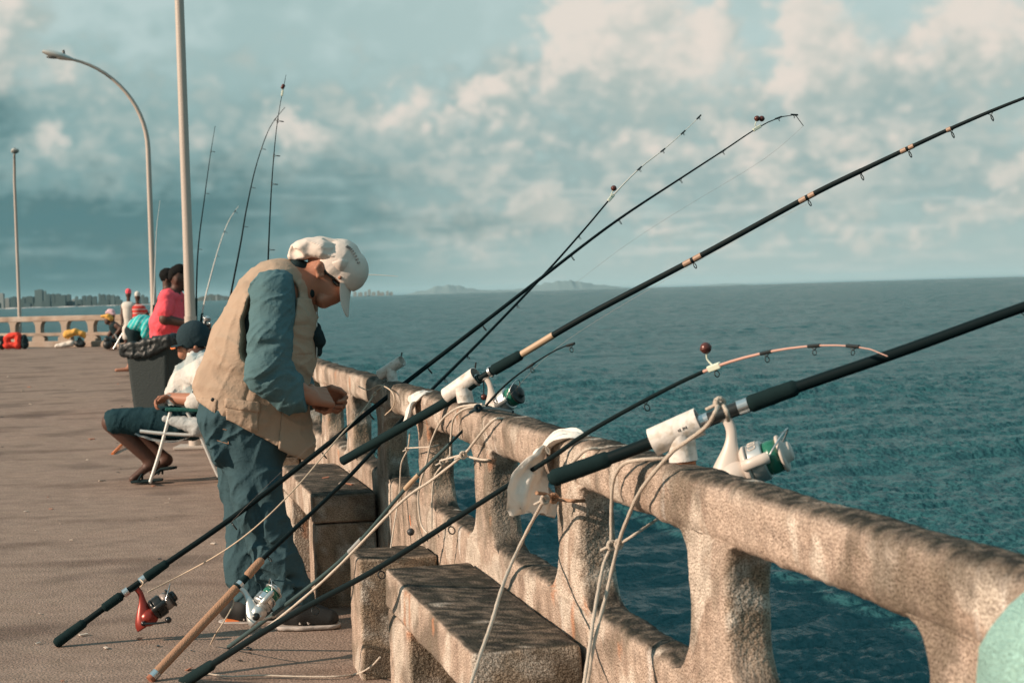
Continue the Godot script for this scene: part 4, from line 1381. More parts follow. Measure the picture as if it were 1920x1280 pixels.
# ---------------------------------------------------------------- the seated angler, his chair and the bin
func build_sitter() -> void:
	var z := 12.3
	var o := thing("person", gnd(330, 900), "seated angler in dark cap and pale plaid shirt, bending over his lap", "person")
	var body := segs(z, [[362, 790, 0, 30, 375, 700, 0, 30, 1.4], [375, 700, 0, 30, 372, 668, 0, 20, 1.8], [370, 668, 0, 12, 360, 650, 0, 13], [358, 640, 0, 20, 356, 632, 0, 20, 0.85], [346, 655, 0, 13, 343, 664, 0, 9, 1.2],
		[350, 795, -0.10, 24, 215, 790, -0.14, 19], [208, 792, -0.14, 18, 288, 868, -0.06, 12], [280, 872, -0.06, 9, 248, 898, -0.10, 7, 1.3], [350, 795, 0.10, 24, 228, 795, 0.12, 18], [228, 795, 0.12, 17, 312, 862, 0.10, 11], [312, 862, 0.10, 9, 286, 884, 0.06, 7, 1.3],
		[385, 680, -0.22, 15, 376, 748, -0.26, 12], [376, 748, -0.26, 11, 318, 746, -0.16, 9], [370, 680, 0.2, 15, 350, 748, 0.2, 12], [350, 748, 0.2, 11, 318, 742, 0.02, 9]])
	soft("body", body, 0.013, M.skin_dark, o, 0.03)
	var h := hand(at(320, 746, z - 0.17), Vector3(-0.9, -0.1, 0.35), Vector3(0, 0.8, -0.6), Vector3(0, 0.5, 0.8), 0.7)
	h.append_array(segs(z, [[368, 750, -0.26, 13, 318, 746, -0.17, 10]]))
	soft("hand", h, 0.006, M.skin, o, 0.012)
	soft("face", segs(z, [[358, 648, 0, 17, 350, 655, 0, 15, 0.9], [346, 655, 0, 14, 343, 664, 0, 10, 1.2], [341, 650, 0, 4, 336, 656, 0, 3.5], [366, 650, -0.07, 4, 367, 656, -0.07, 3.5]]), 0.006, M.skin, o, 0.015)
	var f := field_of(segs(z, [[366, 770, 0, 34, 378, 700, 0, 37, 1.35], [378, 700, 0, 36, 374, 674, 0, 24, 1.75], [385, 682, -0.21, 20, 378, 745, -0.26, 19], [378, 745, -0.26, 19, 362, 755, -0.24, 16], [372, 682, 0.2, 20, 352, 745, 0.22, 18], [335, 740, 0, 26, 350, 705, 0, 26, 1.35], [345, 760, 0, 26, 366, 770, 0, 30, 1.3]]), 0.010, 0.03)
	f.ripple(noise_b, 0.008, Vector3(5, 5, 5))
	f.crease(noise_c, 0.010, Vector3(5, 8, 4), 0.7)
	f.cut(at(360, 788, z), Vector3.DOWN)
	net("shirt", f, M.plaid, o, "plaid")
	f = field_of(segs(z, [[358, 792, -0.10, 32, 218, 790, -0.14, 24], [358, 792, 0.10, 32, 232, 795, 0.12, 23], [365, 790, 0, 32, 350, 792, 0, 30, 1.6]]), 0.010, 0.03)
	f.ripple(noise_b, 0.008, Vector3(5, 5, 5))
	f.crease(noise_c, 0.009, Vector3(8, 4, 4), 0.4)
	f.cut(at(207, 790, z), Vector3(-1, -0.15, 0))
	net("shorts", f, M.shorts, o, "denim")
	var mb := MB.new()
	mb.tube([at(321, 739, z - 0.17), at(320, 757, z - 0.17)], 0.045, 12)
	obj("watch", mb, M.alloy, o)
	for q in [[246, 902, 304, 899, -0.11], [284, 890, 330, 876, 0.07]]:
		mb = MB.new()
		mb.tube([at(q[0], q[1] + 1, z + q[4]), at(lerpf(q[0], q[2], 0.4), q[3] + 3, z + q[4]), at(q[2], q[3], z + q[4])], [0.038, 0.05, 0.035], 10, true, 0.3)
		mb.tube([at(q[0] + 12, q[1] - 1, z + q[4] - 0.045), at(q[0] + 20, q[1] - 14, z + q[4]), at(q[0] + 20, q[1] - 2, z + q[4] + 0.045)], 0.008, 6)
		obj("sandal", mb, M.dark_cloth, o)
	var c := thing("cap", at(360, 630, z), "dark navy cap with orange edged visor on the seated angler", "cap")
	f = field_of(segs(z, [[360, 632, 0, 30, 364, 630, 0, 30, 0.88], [378, 638, 0, 18, 384, 645, 0, 12, 1.3]]), 0.007, 0.02)
	f.cut(at(362, 652, z), cam_basis * Vector3(0.10, -1, 0))
	net("crown", f, M.cap_navy, c)
	var vr := []
	for i in 9:
		var t := i / 8.0
		var ring := PackedVector3Array()
		var w := 0.085 * sqrt(maxf(0.03, 1.0 - pow(maxf(0.0, t - 0.3) / 0.72, 2.4)))
		for k in 18:
			var a := TAU * k / 18.0
			ring.append(at(lerpf(345, 321, t), lerpf(643, 650, t), z) + Vector3(0, 0.006 * sin(a) - 1.8 * pow(w * cos(a), 2), w * cos(a)))
		vr.append(ring)
	mb = MB.new()
	mb.loft(vr)
	var vis := obj("visor", mb, M.cap_navy, c)
	mb = MB.new()
	var edge := []
	for i in 13:
		var a := PI * (i / 12.0 - 0.5)
		edge.append(at(328 - 8 * cos(a), 648 + 3 * cos(a), z + 0.078 * sin(a)) + Vector3(0, -0.006 - 0.010 * absf(sin(a)), 0))
	mb.tube(edge, 0.006, 6)
	obj("piping", mb, M.orange, vis)
	# folding chair of aluminium tube
	var ch := thing("folding_chair", gnd(340, 900), "folding chair of bare aluminium tube with grey sling under the seated angler", "chair")
	for s in [-0.27, 0.27]:
		for q in [[[319, 772], [298, 850], [281, 903]], [[350, 772], [374, 815], [396, 865], [409, 893]]]:
			mb = MB.new()
			var pts := []
			for p in q: pts.append(at(p[0], p[1], z + s))
			mb.tube(smooth(pts), 0.0125, 10)
			obj("leg", mb, M.chair_tube, ch)
		mb = MB.new()
		mb.tube(smooth([at(262, 808, z + s), at(300, 812, z + s), at(350, 815, z + s), at(377, 814, z + s)]), 0.0125, 10)
		obj("seat_rail", mb, M.chair_tube, ch)
		mb = MB.new()
		mb.tube(smooth([at(377, 814, z + s), at(392, 770, z + s), at(410, 690, z + s)]), 0.0125, 10)
		obj("back_rail", mb, M.chair_tube, ch)
		mb = MB.new()
		mb.box(at(348, 768, z + s), Vector3(0.145, 0.014, 0.024), Basis(Vector3.BACK, -0.05), 0.01)
		obj("armrest", mb, M.green_web, ch)
	for y in [903, 893]:
		mb = MB.new()
		mb.tube([at(281 if y > 900 else 409, y, z - 0.27), at(281 if y > 900 else 409, y, z + 0.27)], 0.0115, 8)
		obj("crossbar", mb, M.chair_tube, ch)
	mb = MB.new()
	var sheet := []
	for i in 15:
		var t := i / 14.0
		var pt := at(lerpf(266, 384, t), 808 + 16.0 * sin(PI * t) + (noise_a.get_noise_1d(t * 5) * 3), z)
		if t > 0.85: pt = at(384 + (t - 0.85) * 170, 808 - (t - 0.85) * 700, z)
		sheet.append(pt)
	var rr := []
	for p in sheet:
		var ring := PackedVector3Array()
		for k in 16:
			var a := TAU * k / 16.0
			ring.append(p + Vector3(0.003 * sin(a), 0.005 * sin(a), 0.26 * cos(a)))
		rr.append(ring)
	mb.loft(rr)
	obj("sling", mb, M.grey_sheet, ch)
	soft("plastic_sheet", segs(z, [[310, 785, -0.25, 6, 372, 800, -0.27, 18], [372, 800, -0.27, 16, 388, 785, -0.27, 10]]), 0.008, M.grey_sheet, ch, 0.03, 0.012, Vector3(14, 14, 14))
	mb = MB.new()
	mb.tube([gnd(210, 851), gnd(232, 836) + Vector3(0, 0.03, 0)], 0.012, 8)
	var st := obj("stick", mb, M.orange)
	tag(st, "short orange stick on the deck by the seated angler's knee", "stick")

func build_bin() -> void:
	var z := 17.4
	var b := Vector3((294 - 960) / F * z, 0, -z)
	var bs := Basis(Vector3.UP, -0.25)
	var o := thing("wheelie_bin", b, "black plastic wheelie bin with a bin bag turned over its rim", "bin")
	var rings := []
	for i in 12:
		var y := lerpf(0.05, 0.88, i / 11.0)
		rings.append(ring_at(b + Vector3(0, y, 0), bs.x, bs.z, lerpf(0.185, 0.245, i / 11.0), lerpf(0.20, 0.26, i / 11.0), 0.05))
	var mb := MB.new()
	mb.loft(rings)
	obj("body", mb, M.bin_plastic, o)
	var fs := []
	for i in 16:
		var a0 := TAU * i / 16.0
		var a1 := TAU * (i + 1) / 16.0
		fs.append([b + bs * Vector3(0.262 * clampf(cos(a0) * 1.35, -1, 1), 0.895 + 0.06 * cos(a0), 0.278 * clampf(sin(a0) * 1.35, -1, 1)), b + bs * Vector3(0.262 * clampf(cos(a1) * 1.35, -1, 1), 0.895 + 0.06 * cos(a1), 0.278 * clampf(sin(a1) * 1.35, -1, 1)), 0.020, 0.020, 1.0])
		fs.append([b + bs * Vector3(0.262 * clampf(cos(a0) * 1.35, -1, 1), 0.79 + 0.03 * sin(a0 * 3.0) + 0.06 * cos(a0), 0.272 * clampf(sin(a0) * 1.35, -1, 1)), b + bs * Vector3(0.262 * clampf(cos(a1) * 1.35, -1, 1), 0.79 + 0.03 * sin(a1 * 3.0) + 0.06 * cos(a1), 0.272 * clampf(sin(a1) * 1.35, -1, 1)), 0.018, 0.018, 1.0])
		for q in 3:
			var t := (q + 0.5) / 3.0
			fs.append([fs[-1 - q][0].lerp(fs[-2 - q][0], t), fs[-1 - q][1].lerp(fs[-2 - q][1], t), 0.017, 0.017, 1.0])
	fs.append([b + bs * Vector3(-0.15, 0.89, 0), b + bs * Vector3(0.15, 0.92, 0), 0.03, 0.03, 3.0])
	var f := field_of(fs, 0.012, 0.03)
	f.ripple(noise_b, 0.010, Vector3(5, 5, 5))
	f.crease(noise_c, 0.012, Vector3(9, 5, 9), 0.3)
	net("bin_bag", f, M.bag_plastic, o)
	for s in [-1.0, 1.0]:
		mb = MB.new()
		mb.lathe(b + bs * Vector3(0.21 * s - 0.02, 0.09, -0.2), bs.x, [[0, 0.0], [0, 0.085], [0.035, 0.085], [0.035, 0.0]], 18)
		obj("wheel", mb, M.bag_plastic, o)
	mb = MB.new()
	mb.tube([b + bs * Vector3(-0.2, 0.93, -0.30), b + bs * Vector3(0.2, 0.93, -0.30)], 0.014, 8)
	obj("handle", mb, M.bin_plastic, o)

# ---------------------------------------------------------------- people farther along the pier
func simple_head(x: float, y: float, r: float, look: float) -> Array:     # pixel rows for a head of radius r whose face looks to +x (look 1) or -x (-1)
	return [[x, y - r * 0.25, 0, r * 0.9, x + look * r * 0.15, y, 0, r * 0.86, 0.85], [x + look * r * 0.2, y + r * 0.2, 0, r * 0.7, x + look * r * 0.35, y + r * 0.75, 0, r * 0.5, 0.9], [x + look * r * 0.9, y + r * 0.1, 0, r * 0.14, x + look * r * 1.08, y + r * 0.38, 0, r * 0.14], [x - look * r * 0.1, y, -0.075, r * 0.2, x - look * r * 0.12, y + r * 0.3, -0.075, r * 0.18], [x - look * r * 0.1, y, 0.075, r * 0.2, x - look * r * 0.12, y + r * 0.3, 0.075, r * 0.18]]

func build_far_people() -> void:
	# pink shirt, arms folded, looking down to the right
	var z := 20.0
	var k := z / F
	var o := thing("person", Vector3(at(318, 772, z).x, 0, -z), "person in bright pink t-shirt with folded arms, standing behind the black bin", "person")
	var body := segs(z, [[318, 690, 0, 26, 316, 600, 0, 25, 1.3], [316, 600, 0, 25, 320, 562, 0, 20, 1.7], [322, 556, 0, 10, 330, 540, 0, 10], [308, 690, -0.1, 15, 312, 735, -0.1, 11], [312, 735, -0.1, 10, 310, 768, -0.1, 7], [310, 768, -0.1, 7, 326, 771, -0.12, 6], [326, 690, 0.1, 15, 326, 735, 0.1, 11], [326, 735, 0.1, 10, 324, 766, 0.1, 7], [324, 766, 0.1, 7, 338, 769, 0.12, 6],
		[312, 562, -0.25, 11, 308, 598, -0.33, 10], [308, 598, -0.33, 9.5, 345, 606, -0.29, 7.5], [330, 562, 0.22, 11, 332, 600, 0.26, 9], [332, 600, 0.26, 8, 352, 600, 0.0, 6]])
	body.append_array(segs(z, simple_head(333, 522, 19, 1)))
	var hd := hand(at(345, 606, z - 0.29), Vector3(0.9, 0.1, -0.2), Vector3(0, 0.5, 0.9), Vector3(0, 1, 0), 0.5)
	body.append_array(hd)
	soft("body", body, 0.016, M.skin_dark, o, 0.03)
	soft("hair", segs(z, [[331, 513, 0, 16, 336, 509, 0, 15, 0.9], [322, 521, 0, 7, 326, 514, 0, 9, 1.7]]), 0.014, M.hair, o, 0.02)
	soft("beard", segs(z, [[338, 537, 0, 8, 342, 540, 0, 6, 1.2]]), 0.012, M.hair, o)
	var f := field_of(segs(z, [[316, 660, 0, 34, 314, 605, 0, 32, 1.25], [314, 605, 0, 32, 319, 562, 0, 22, 1.7], [312, 560, -0.24, 16, 309, 584, -0.31, 15.5], [330, 560, 0.22, 17, 332, 588, 0.25, 15]]), 0.014, 0.03)
	f.ripple(noise_b, 0.018, Vector3(6, 6, 6))
	f.cut(at(318, 668, z), Vector3.DOWN)
	f.cap(at(330, 540, z), at(330, 546, z), 0.075, 0.06, 0.01, 1.0, true)
	net("shirt", f, M.pink, o)
	f = field_of(segs(z, [[318, 672, 0, 30, 318, 690, 0, 30, 1.2], [310, 690, -0.1, 20, 312, 722, -0.1, 17], [326, 690, 0.1, 20, 326, 722, 0.1, 17]]), 0.016)
	net("shorts", f, M.shorts, o)
	# the one hidden behind him
	z = 22.5
	o = thing("person", Vector3(at(310, 760, z).x, 0, -z), "person almost hidden behind the pink shirt, only dark hair showing", "person")
	body = segs(z, [[316, 670, 0, 22, 316, 560, 0, 20, 1.6], [314, 545, 0, 9, 313, 530, 0, 9], [310, 670, -0.1, 14, 312, 750, -0.1, 8], [324, 670, 0.1, 14, 324, 750, 0.1, 8], [312, 750, -0.1, 6, 324, 752, -0.1, 5], [324, 750, 0.1, 6, 336, 752, 0.1, 5], [318, 560, -0.2, 10, 322, 610, -0.2, 8], [318, 560, 0.2, 10, 322, 610, 0.2, 8], [322, 610, -0.2, 7, 340, 630, -0.1, 5], [322, 610, 0.2, 7, 340, 630, 0.1, 5]])
	body.append_array(segs(z, simple_head(314, 521, 13, 1)))
	soft("body", body, 0.018, M.skin_dark, o, 0.03)
	soft("hair", segs(z, [[312, 516, 0, 14, 315, 518, 0, 14, 0.95]]), 0.014, M.hair, o, 0.02, 0.012, Vector3(20, 20, 20))
	soft("shirt", segs(z, [[317, 650, 0, 26, 317, 565, 0, 23, 1.6]]), 0.02, M.dark_cloth, o)
	# turquoise shirt, bent double, one bare leg forward
	z = 30.6
	o = thing("person", Vector3(at(240, 700, z).x, 0, -z), "person in striped turquoise shirt bending down, one bare foot forward", "person")
	body = segs(z, [[250, 622, 0, 11, 262, 608, 0, 13, 1.5], [262, 608, 0, 13, 280, 608, 0, 13, 1.7], [280, 608, 0, 7, 292, 618, 0, 7], [248, 625, -0.1, 9, 250, 664, -0.1, 7], [250, 664, -0.1, 6.5, 240, 692, -0.12, 4], [240, 692, -0.12, 4, 217, 694, -0.16, 3, 1.3], [256, 625, 0.1, 9, 262, 664, 0.1, 7], [262, 664, 0.1, 6, 262, 698, 0.1, 4], [262, 698, 0.1, 4, 250, 701, 0.1, 3], [276, 608, -0.2, 7, 271, 640, -0.2, 5], [271, 640, -0.2, 4, 274, 658, -0.2, 3], [284, 610, 0.2, 7, 288, 655, 0.2, 3.5]])
	body.append_array(segs(z, simple_head(296, 626, 11, 1)))
	soft("body", body, 0.02, M.skin, o, 0.03)
	f = field_of(segs(z, [[254, 612, 0, 15, 266, 606, 0, 16, 1.4], [266, 606, 0, 16, 281, 608, 0, 15, 1.7], [276, 610, -0.2, 10, 272, 626, -0.2, 9]]), 0.018, 0.04)
	f.ripple(noise_b, 0.02, Vector3(5, 5, 5))
	net("shirt", f, M.turquoise, o, "turquoise")
	soft("shorts", segs(z, [[246, 620, 0, 13, 254, 622, 0, 13, 1.4], [248, 626, -0.1, 11, 249, 642, -0.1, 10], [256, 626, 0.1, 11, 258, 642, 0.1, 10]]), 0.018, M.dark_cloth, o)
	soft("hair", segs(z, [[297, 622, 0, 11, 299, 626, 0, 10, 0.9]]), 0.018, M.hair, o)
	# two backs at the far end
	z = 46.0
	for q in [[240.0, 0.0, "person in white tank top and pink cap seen from behind at the pier's end", "white_shirt", "pink", -1.0], [257.0, 5.0, "person in red striped shirt and white cap, hand on hip, at the pier's end", "red_stripe", "white_shirt", 1.0]]:
		var x: float = q[0]
		var y: float = q[1]
		o = thing("person", Vector3(at(x, 655, z).x, 0, -z), q[2], "person")
		body = segs(z, [[x, 610 + y, 0, 8, x, 580 + y, 0, 8, 1.0], [x - 5, 572 + y, 0, 6, x + 5, 572 + y, 0, 6, 1.2], [x, 566 + y, 0, 3.5, x, 558 + y, 0, 3.5], [x, 553 + y, 0, 5, x, 551 + y, 0, 5.4], [x - 4, 612 + y, 0, 6.5, x - 4, 635, 0, 4.5], [x - 4, 635, 0, 4, x - 4, 654, 0, 2.6], [x + 4, 612 + y, 0, 6.5, x + 4, 635, 0, 4.5], [x + 4, 635, 0, 4, x + 4, 654, 0, 2.6], [x - 4, 655, -0.1, 2.5, x - 4, 655, 0.1, 2.5], [x + 4, 655, -0.1, 2.5, x + 4, 655, 0.1, 2.5]])
		if q[5] < 0:
			body.append_array(segs(z, [[x - 10, 572, 0, 4, x - 12, 590, -0.05, 3.2], [x - 12, 590, -0.05, 3, x - 12, 606, -0.1, 2.2], [x + 10, 572, 0, 4, x + 12, 592, 0.1, 3], [x + 12, 592, 0.1, 3, x + 10, 606, 0.1, 2]]))
		else:
			body.append_array(segs(z, [[x - 10, 578, 0, 4, x - 20, 588, -0.05, 3.2], [x - 20, 588, -0.05, 3, x - 11, 600, -0.05, 2.4], [x + 10, 578, 0, 4, x + 19, 588, 0, 3.2], [x + 19, 588, 0, 3, x + 21, 602, -0.05, 2.2]]))
		soft("body", body, 0.022, M.skin_dark, o, 0.03)
		f = field_of(segs(z, [[x, 612 + y, 0, 9.5, x, 585 + y, 0, 9.5, 1.0], [x - 6, 573 + y, 0, 7, x + 6, 573 + y, 0, 7, 1.2], [x, 590 + y, 0, 10, x, 576 + y, 0, 11, 1.0]]), 0.02, 0.05)
		if q[5] > 0: f = field_of(segs(z, [[x, 612 + y, 0, 9.5, x, 585 + y, 0, 9.5, 1.0], [x - 6, 573 + y, 0, 7, x + 6, 573 + y, 0, 7, 1.2], [x, 590 + y, 0, 10, x, 576 + y, 0, 11, 1.0], [x - 9, 577, 0, 5.5, x - 15, 584, -0.03, 5], [x + 9, 577, 0, 5.5, x + 15, 584, 0, 5]]), 0.02, 0.05)
		net("shirt", f, M[q[3]], o, "red_stripe" if q[5] > 0 else "")
		soft("cap", segs(z, [[x, 548.5 + y, 0, 5.4, x, 546 + y, 0, 5.6]]), 0.02, M[q[4]], o)
		soft("shorts", segs(z, [[x, 612 + y, 0, 9.5, x, 614 + y, 0, 9.5], [x - 4.5, 616, 0, 7, x - 4.5, 632, 0, 6.4], [x + 4.5, 616, 0, 7, x + 4.5, 632, 0, 6.4]]), 0.022, M.white_shirt if q[5] < 0 else M.dark_cloth, o)
	# the crouching one with the yellow cap, among bags and a folded seat
	z = 47.0
	o = thing("person", Vector3(at(212, 655, z).x, 0, -z), "person crouching over bags with yellow cap and dark green shirt, far left", "person")
	soft("body", segs(z, [[228, 632, 0, 9, 216, 616, 0, 8.5, 1.4], [216, 616, 0, 8, 208, 606, 0, 5], [202, 600, 0, 7, 201, 603, 0, 6], [218, 610, -0.18, 5, 226, 616, -0.22, 4], [226, 616, -0.22, 4, 212, 632, -0.2, 3], [214, 612, 0.18, 5, 204, 628, 0.2, 4], [226, 634, -0.1, 6, 206, 636, -0.12, 5], [206, 636, -0.12, 4.5, 212, 653, -0.1, 3], [226, 634, 0.1, 6, 208, 638, 0.12, 5], [208, 638, 0.12, 4, 214, 653, 0.1, 3], [212, 654, -0.1, 2.6, 204, 655, -0.1, 2.2], [214, 654, 0.1, 2.6, 206, 655, 0.1, 2.2]]), 0.024, M.skin_dark, o, 0.03)
	soft("shirt", segs(z, [[226, 630, 0, 10.5, 214, 614, 0, 10, 1.35]]), 0.022, M.dark_cloth, o)
	soft("trousers", segs(z, [[228, 634, 0, 9, 222, 636, 0, 8, 1.6], [226, 634, -0.1, 7.5, 208, 636, -0.12, 6.5], [226, 634, 0.1, 7.5, 210, 638, 0.12, 6]]), 0.022, M.cap_navy, o)
	soft("cap", segs(z, [[203, 595, 0, 7, 205, 597, 0, 7], [190, 593, 0, 2.5, 202, 592, 0, 4, 2.0]]), 0.02, M.yellow_cloth, o)
	z = 47.8
	o = thing("person", Vector3(at(224, 655, z).x, 0, -z), "person crouching in pale pink sun hat, behind the yellow cap", "person")
	soft("body", segs(z, [[222, 634, 0, 9, 214, 612, 0, 8, 1.5], [211, 604, 0, 4, 209, 598, 0, 5], [208, 594, 0, 6, 209, 592, 0, 6], [222, 636, -0.1, 6, 208, 640, -0.1, 5], [208, 640, -0.1, 5, 214, 654, -0.1, 3], [222, 636, 0.1, 6, 210, 640, 0.1, 5], [210, 640, 0.1, 5, 216, 654, 0.1, 3], [214, 614, -0.2, 5, 206, 634, -0.2, 3], [214, 614, 0.2, 5, 206, 634, 0.2, 3]]), 0.024, M.skin_dark, o, 0.03)
	soft("shirt", segs(z, [[222, 634, 0, 10, 213, 612, 0, 9.5, 1.4]]), 0.022, M.cap_navy, o)
	soft("hat", segs(z, [[200, 586, 0, 3, 213, 589, 0, 3, 3.0], [205, 584, 0, 5.5, 209, 585, 0, 6]]), 0.02, M.pink_hat, o)
	z = 46.2
	var b := MB.new()
	b.ball(at(201, 646, z), Vector3(0.13, 0.13, 0.12))
	b.ball(at(200, 637, z), Vector3(0.09, 0.10, 0.1))
	tag(obj("backpack", b, M.bag_plastic), "dark backpack on the deck beside the yellow capped crouching person", "backpack")
	b = MB.new()
	b.tube([at(212, 654, z - 0.1), at(231, 622, z - 0.1)], 0.022, 8)
	b.tube([at(228, 654, z + 0.1), at(214, 626, z + 0.1)], 0.022, 8)
	tag(obj("folded_stool", b, M.alloy), "folded grey metal stool leaning before the crouching person, far left", "stool")
	b = MB.new()
	b.tube([at(225, 656, z), at(232, 655, z), at(238, 657, z)], [0.05, 0.08, 0.05], 10, true, 0.5)
	tag(obj("white_bag", b, M.white_shirt), "small white bag on the deck between crouching person and bin", "bag")
	# things left along the end balustrade
	var zz := 50.5
	soft_thing("red_bag", segs(zz, [[16, 624, 0, 6, 32, 622, 0, 6, 1.5], [12, 628, 0, 6, 12, 640, 0, 7, 1.5], [34, 626, 0, 6, 34, 640, 0, 7, 1.5], [12, 641, 0, 7, 34, 641, 0, 6, 1.5]]), M.red_bag, "red holdall with an arched top by the far lamp post", "bag")
	soft_thing("dark_bag", segs(zz, [[0, 634, 0, 9, 2, 642, 0, 9, 1.2]]), M.bag_plastic, "black bag at the left edge of the frame beside the red holdall", "bag")
	soft_thing("yellow_bag", segs(zz, [[126, 627, 0, 8, 140, 622, 0, 6, 1.4], [140, 622, 0, 6, 155, 626, 0, 5, 1.2], [155, 626, 0, 4, 157, 631, 0, 3]]), M.yellow_cloth, "orange yellow cloth hung over the middle rail of the end balustrade", "cloth")
	soft_thing("white_sack", segs(zz, [[106, 646, 0, 4, 134, 641, 0, 6, 1.5]]), M.white_shirt, "white sack lying at the foot of the end balustrade under the yellow cloth", "sack")
	soft_thing("black_bag", segs(zz, [[144, 643, 0, 6, 154, 644, 0, 6, 1.3], [148, 634, 0, 3, 150, 638, 0, 4]]), M.bag_plastic, "small black bag right of the white sack at the end balustrade", "bag")
	soft_thing("rubbish_bag", segs(zz, [[44, 628, 0, 6, 45, 641, 0, 8, 1.2]]), M.dark_cloth, "dark sack standing against the end balustrade, right of the far lamp post", "bag")

func soft_thing(called: String, list: Array, m: Material, label: String, cat: String) -> void:
	var o := soft(called, list, 0.026, m, null, 0.05, 0.03, Vector3(5, 5, 5))
	var low := 1e6
	for v in o.mesh.surface_get_arrays(0)[Mesh.ARRAY_VERTEX]: low = minf(low, v.y + o.position.y)
	if low < 0.0 or low < 0.12: o.position.y -= low
	tag(o, label, cat)

func build_near_person() -> void:
	# someone sits with their back to the lens at the right edge, in a mint knit
	var z := 1.9
	var o := thing("person", Vector3(at(2120, 1280, z).x, 0, -z + 0.02), "person in mint green knit, only a rounded shoulder showing at the frame's corner", "person")
	var list := segs(z, [[2100, 1500, 0, 200, 2080, 1300, 0, 190, 1.15], [2080, 1300, 0, 190, 2060, 1235, 0, 130, 1.5], [2110, 1120, 0, 70, 2125, 1040, 0, 70], [2135, 960, 0, 120, 2145, 930, 0, 125, 0.85], [2060, 1240, -0.2, 85, 2150, 1500, -0.22, 70], [2060, 1240, 0.2, 85, 2150, 1500, 0.22, 70], [2150, 1500, -0.22, 65, 2330, 1520, -0.1, 45], [2150, 1500, 0.22, 65, 2330, 1520, 0.1, 45]])
	soft("body", list, 0.018, M.skin, o, 0.03)
	var f := field_of(segs(z, [[2090, 1560, 0, 235, 2075, 1320, 0, 228, 1.05], [2075, 1320, 0, 228, 2060, 1255, 0, 155, 1.4], [2060, 1250, -0.2, 105, 2150, 1500, -0.22, 95], [2060, 1250, 0.2, 105, 2150, 1500, 0.22, 95]]), 0.014, 0.06)
	f.ripple(noise_b, 0.008, Vector3(7, 7, 7))
	f.crease(noise_c, 0.006, Vector3(6, 40, 6), 0.6)
	net("knit", f, M.mint_knit, o)
	soft("hair", segs(z, [[2125, 950, 0, 135, 2145, 915, 0, 130, 0.85]]), 0.018, M.hair, o)
	f = field_of(segs(z, [[2110, 1600, 0, 215, 2110, 1720, 0, 215, 1.0], [2110, 1720, -0.1, 110, 2330, 1640, -0.12, 90], [2110, 1720, 0.1, 110, 2330, 1640, 0.12, 90], [2330, 1640, -0.12, 85, 2350, 2300, -0.12, 60], [2330, 1640, 0.12, 85, 2350, 2300, 0.12, 60]]), 0.02, 0.04)
	net("trousers", f, M.denim, o)
	var mb := MB.new()
	var c := Vector3(at(2110, 1280, z).x, 0, -z)
	mb.tube([c + Vector3(0, 0.0, 0), c + Vector3(0, 0.36, 0)], [0.17, 0.19], 20)
	tag(obj("stool", mb, M.bag_plastic), "low dark stool under the person in the mint knit, out of frame", "stool")

# ---------------------------------------------------------------- rods and reels
class Pole:
	var pts := []
	var rad := []

func rod_path(px: Array, xa: float, za: float, xb: float, zb: float, n := 5, zmin := 0.0) -> Array:   # pixels of a rod that lies straight in depth from za (at column xa) to zb (at xb)
	var raw := []
	for p in px:
		var u: float = (p[0] - xa) / (xb - xa)
		var z := 1.0 / lerpf(1.0 / za, 1.0 / zb, u)
		raw.append(at(p[0], p[1], z))
	return smooth(raw, n)

func cut_path(path: Array, x0: float, x1: float, n := 12) -> Array:      # the stretch between two shares of its length
	var len := [0.0]
	for i in range(1, path.size()): len.append(len[-1] + path[i].distance_to(path[i - 1]))
	var a: float = len[-1] * x0
	var b: float = len[-1] * x1
	var out := []
	for k in n + 1:
		var t := lerpf(a, b, float(k) / n)
		var i := 1
		while i < path.size() - 1 and len[i] < t: i += 1
		out.append(path[i - 1].lerp(path[i], (t - len[i - 1]) / maxf(1e-6, len[i] - len[i - 1])))
	return out

func share_at(path: Array, x: float) -> float:                   # share of the length at which the path crosses frame column x
	var len := 0.0
	var hit := -1.0
	var prev: float = to_px(path[0]).x
	for i in range(1, path.size()):
		var q := to_px(path[i]).x
		var d: float = path[i].distance_to(path[i - 1])
		if hit < 0.0 and (prev - x) * (q - x) <= 0.0: hit = len + d * (x - prev) / (q - prev if absf(q - prev) > 1e-6 else 1e-6)
		len += d
		prev = q
	return clampf((hit if hit >= 0.0 else len) / len, 0.0, 1.0)

func to_px(p: Vector3) -> Vector2:
	var c := cam_basis.inverse() * (p - Vector3(0, EYE, 0))
	return Vector2(960 + c.x / -c.z * F, 640 - c.y / -c.z * F)

func taper(path: Array, r0: float, r1: float) -> Array:
	var out := []
	for i in path.size(): out.append(lerpf(r0, r1, float(i) / (path.size() - 1)))
	return out

func stretch(called: String, path: Array, x0: float, x1: float, r0: float, r1: float, m: Material, parent: Node, seg := 10, bulge := 0.0) -> void:
	var p := cut_path(path, x0, x1, clampi(int((x1 - x0) * 60.0), 12, 48))
	var r := taper(p, r0, r1)
	if bulge > 0.0:
		r[0] *= 0.6
		r[-1] *= 0.6
		r[r.size() / 2] *= 1.0 + bulge
	var mb := MB.new()
	mb.tube(p, r, seg)
	obj(called, mb, m, parent)

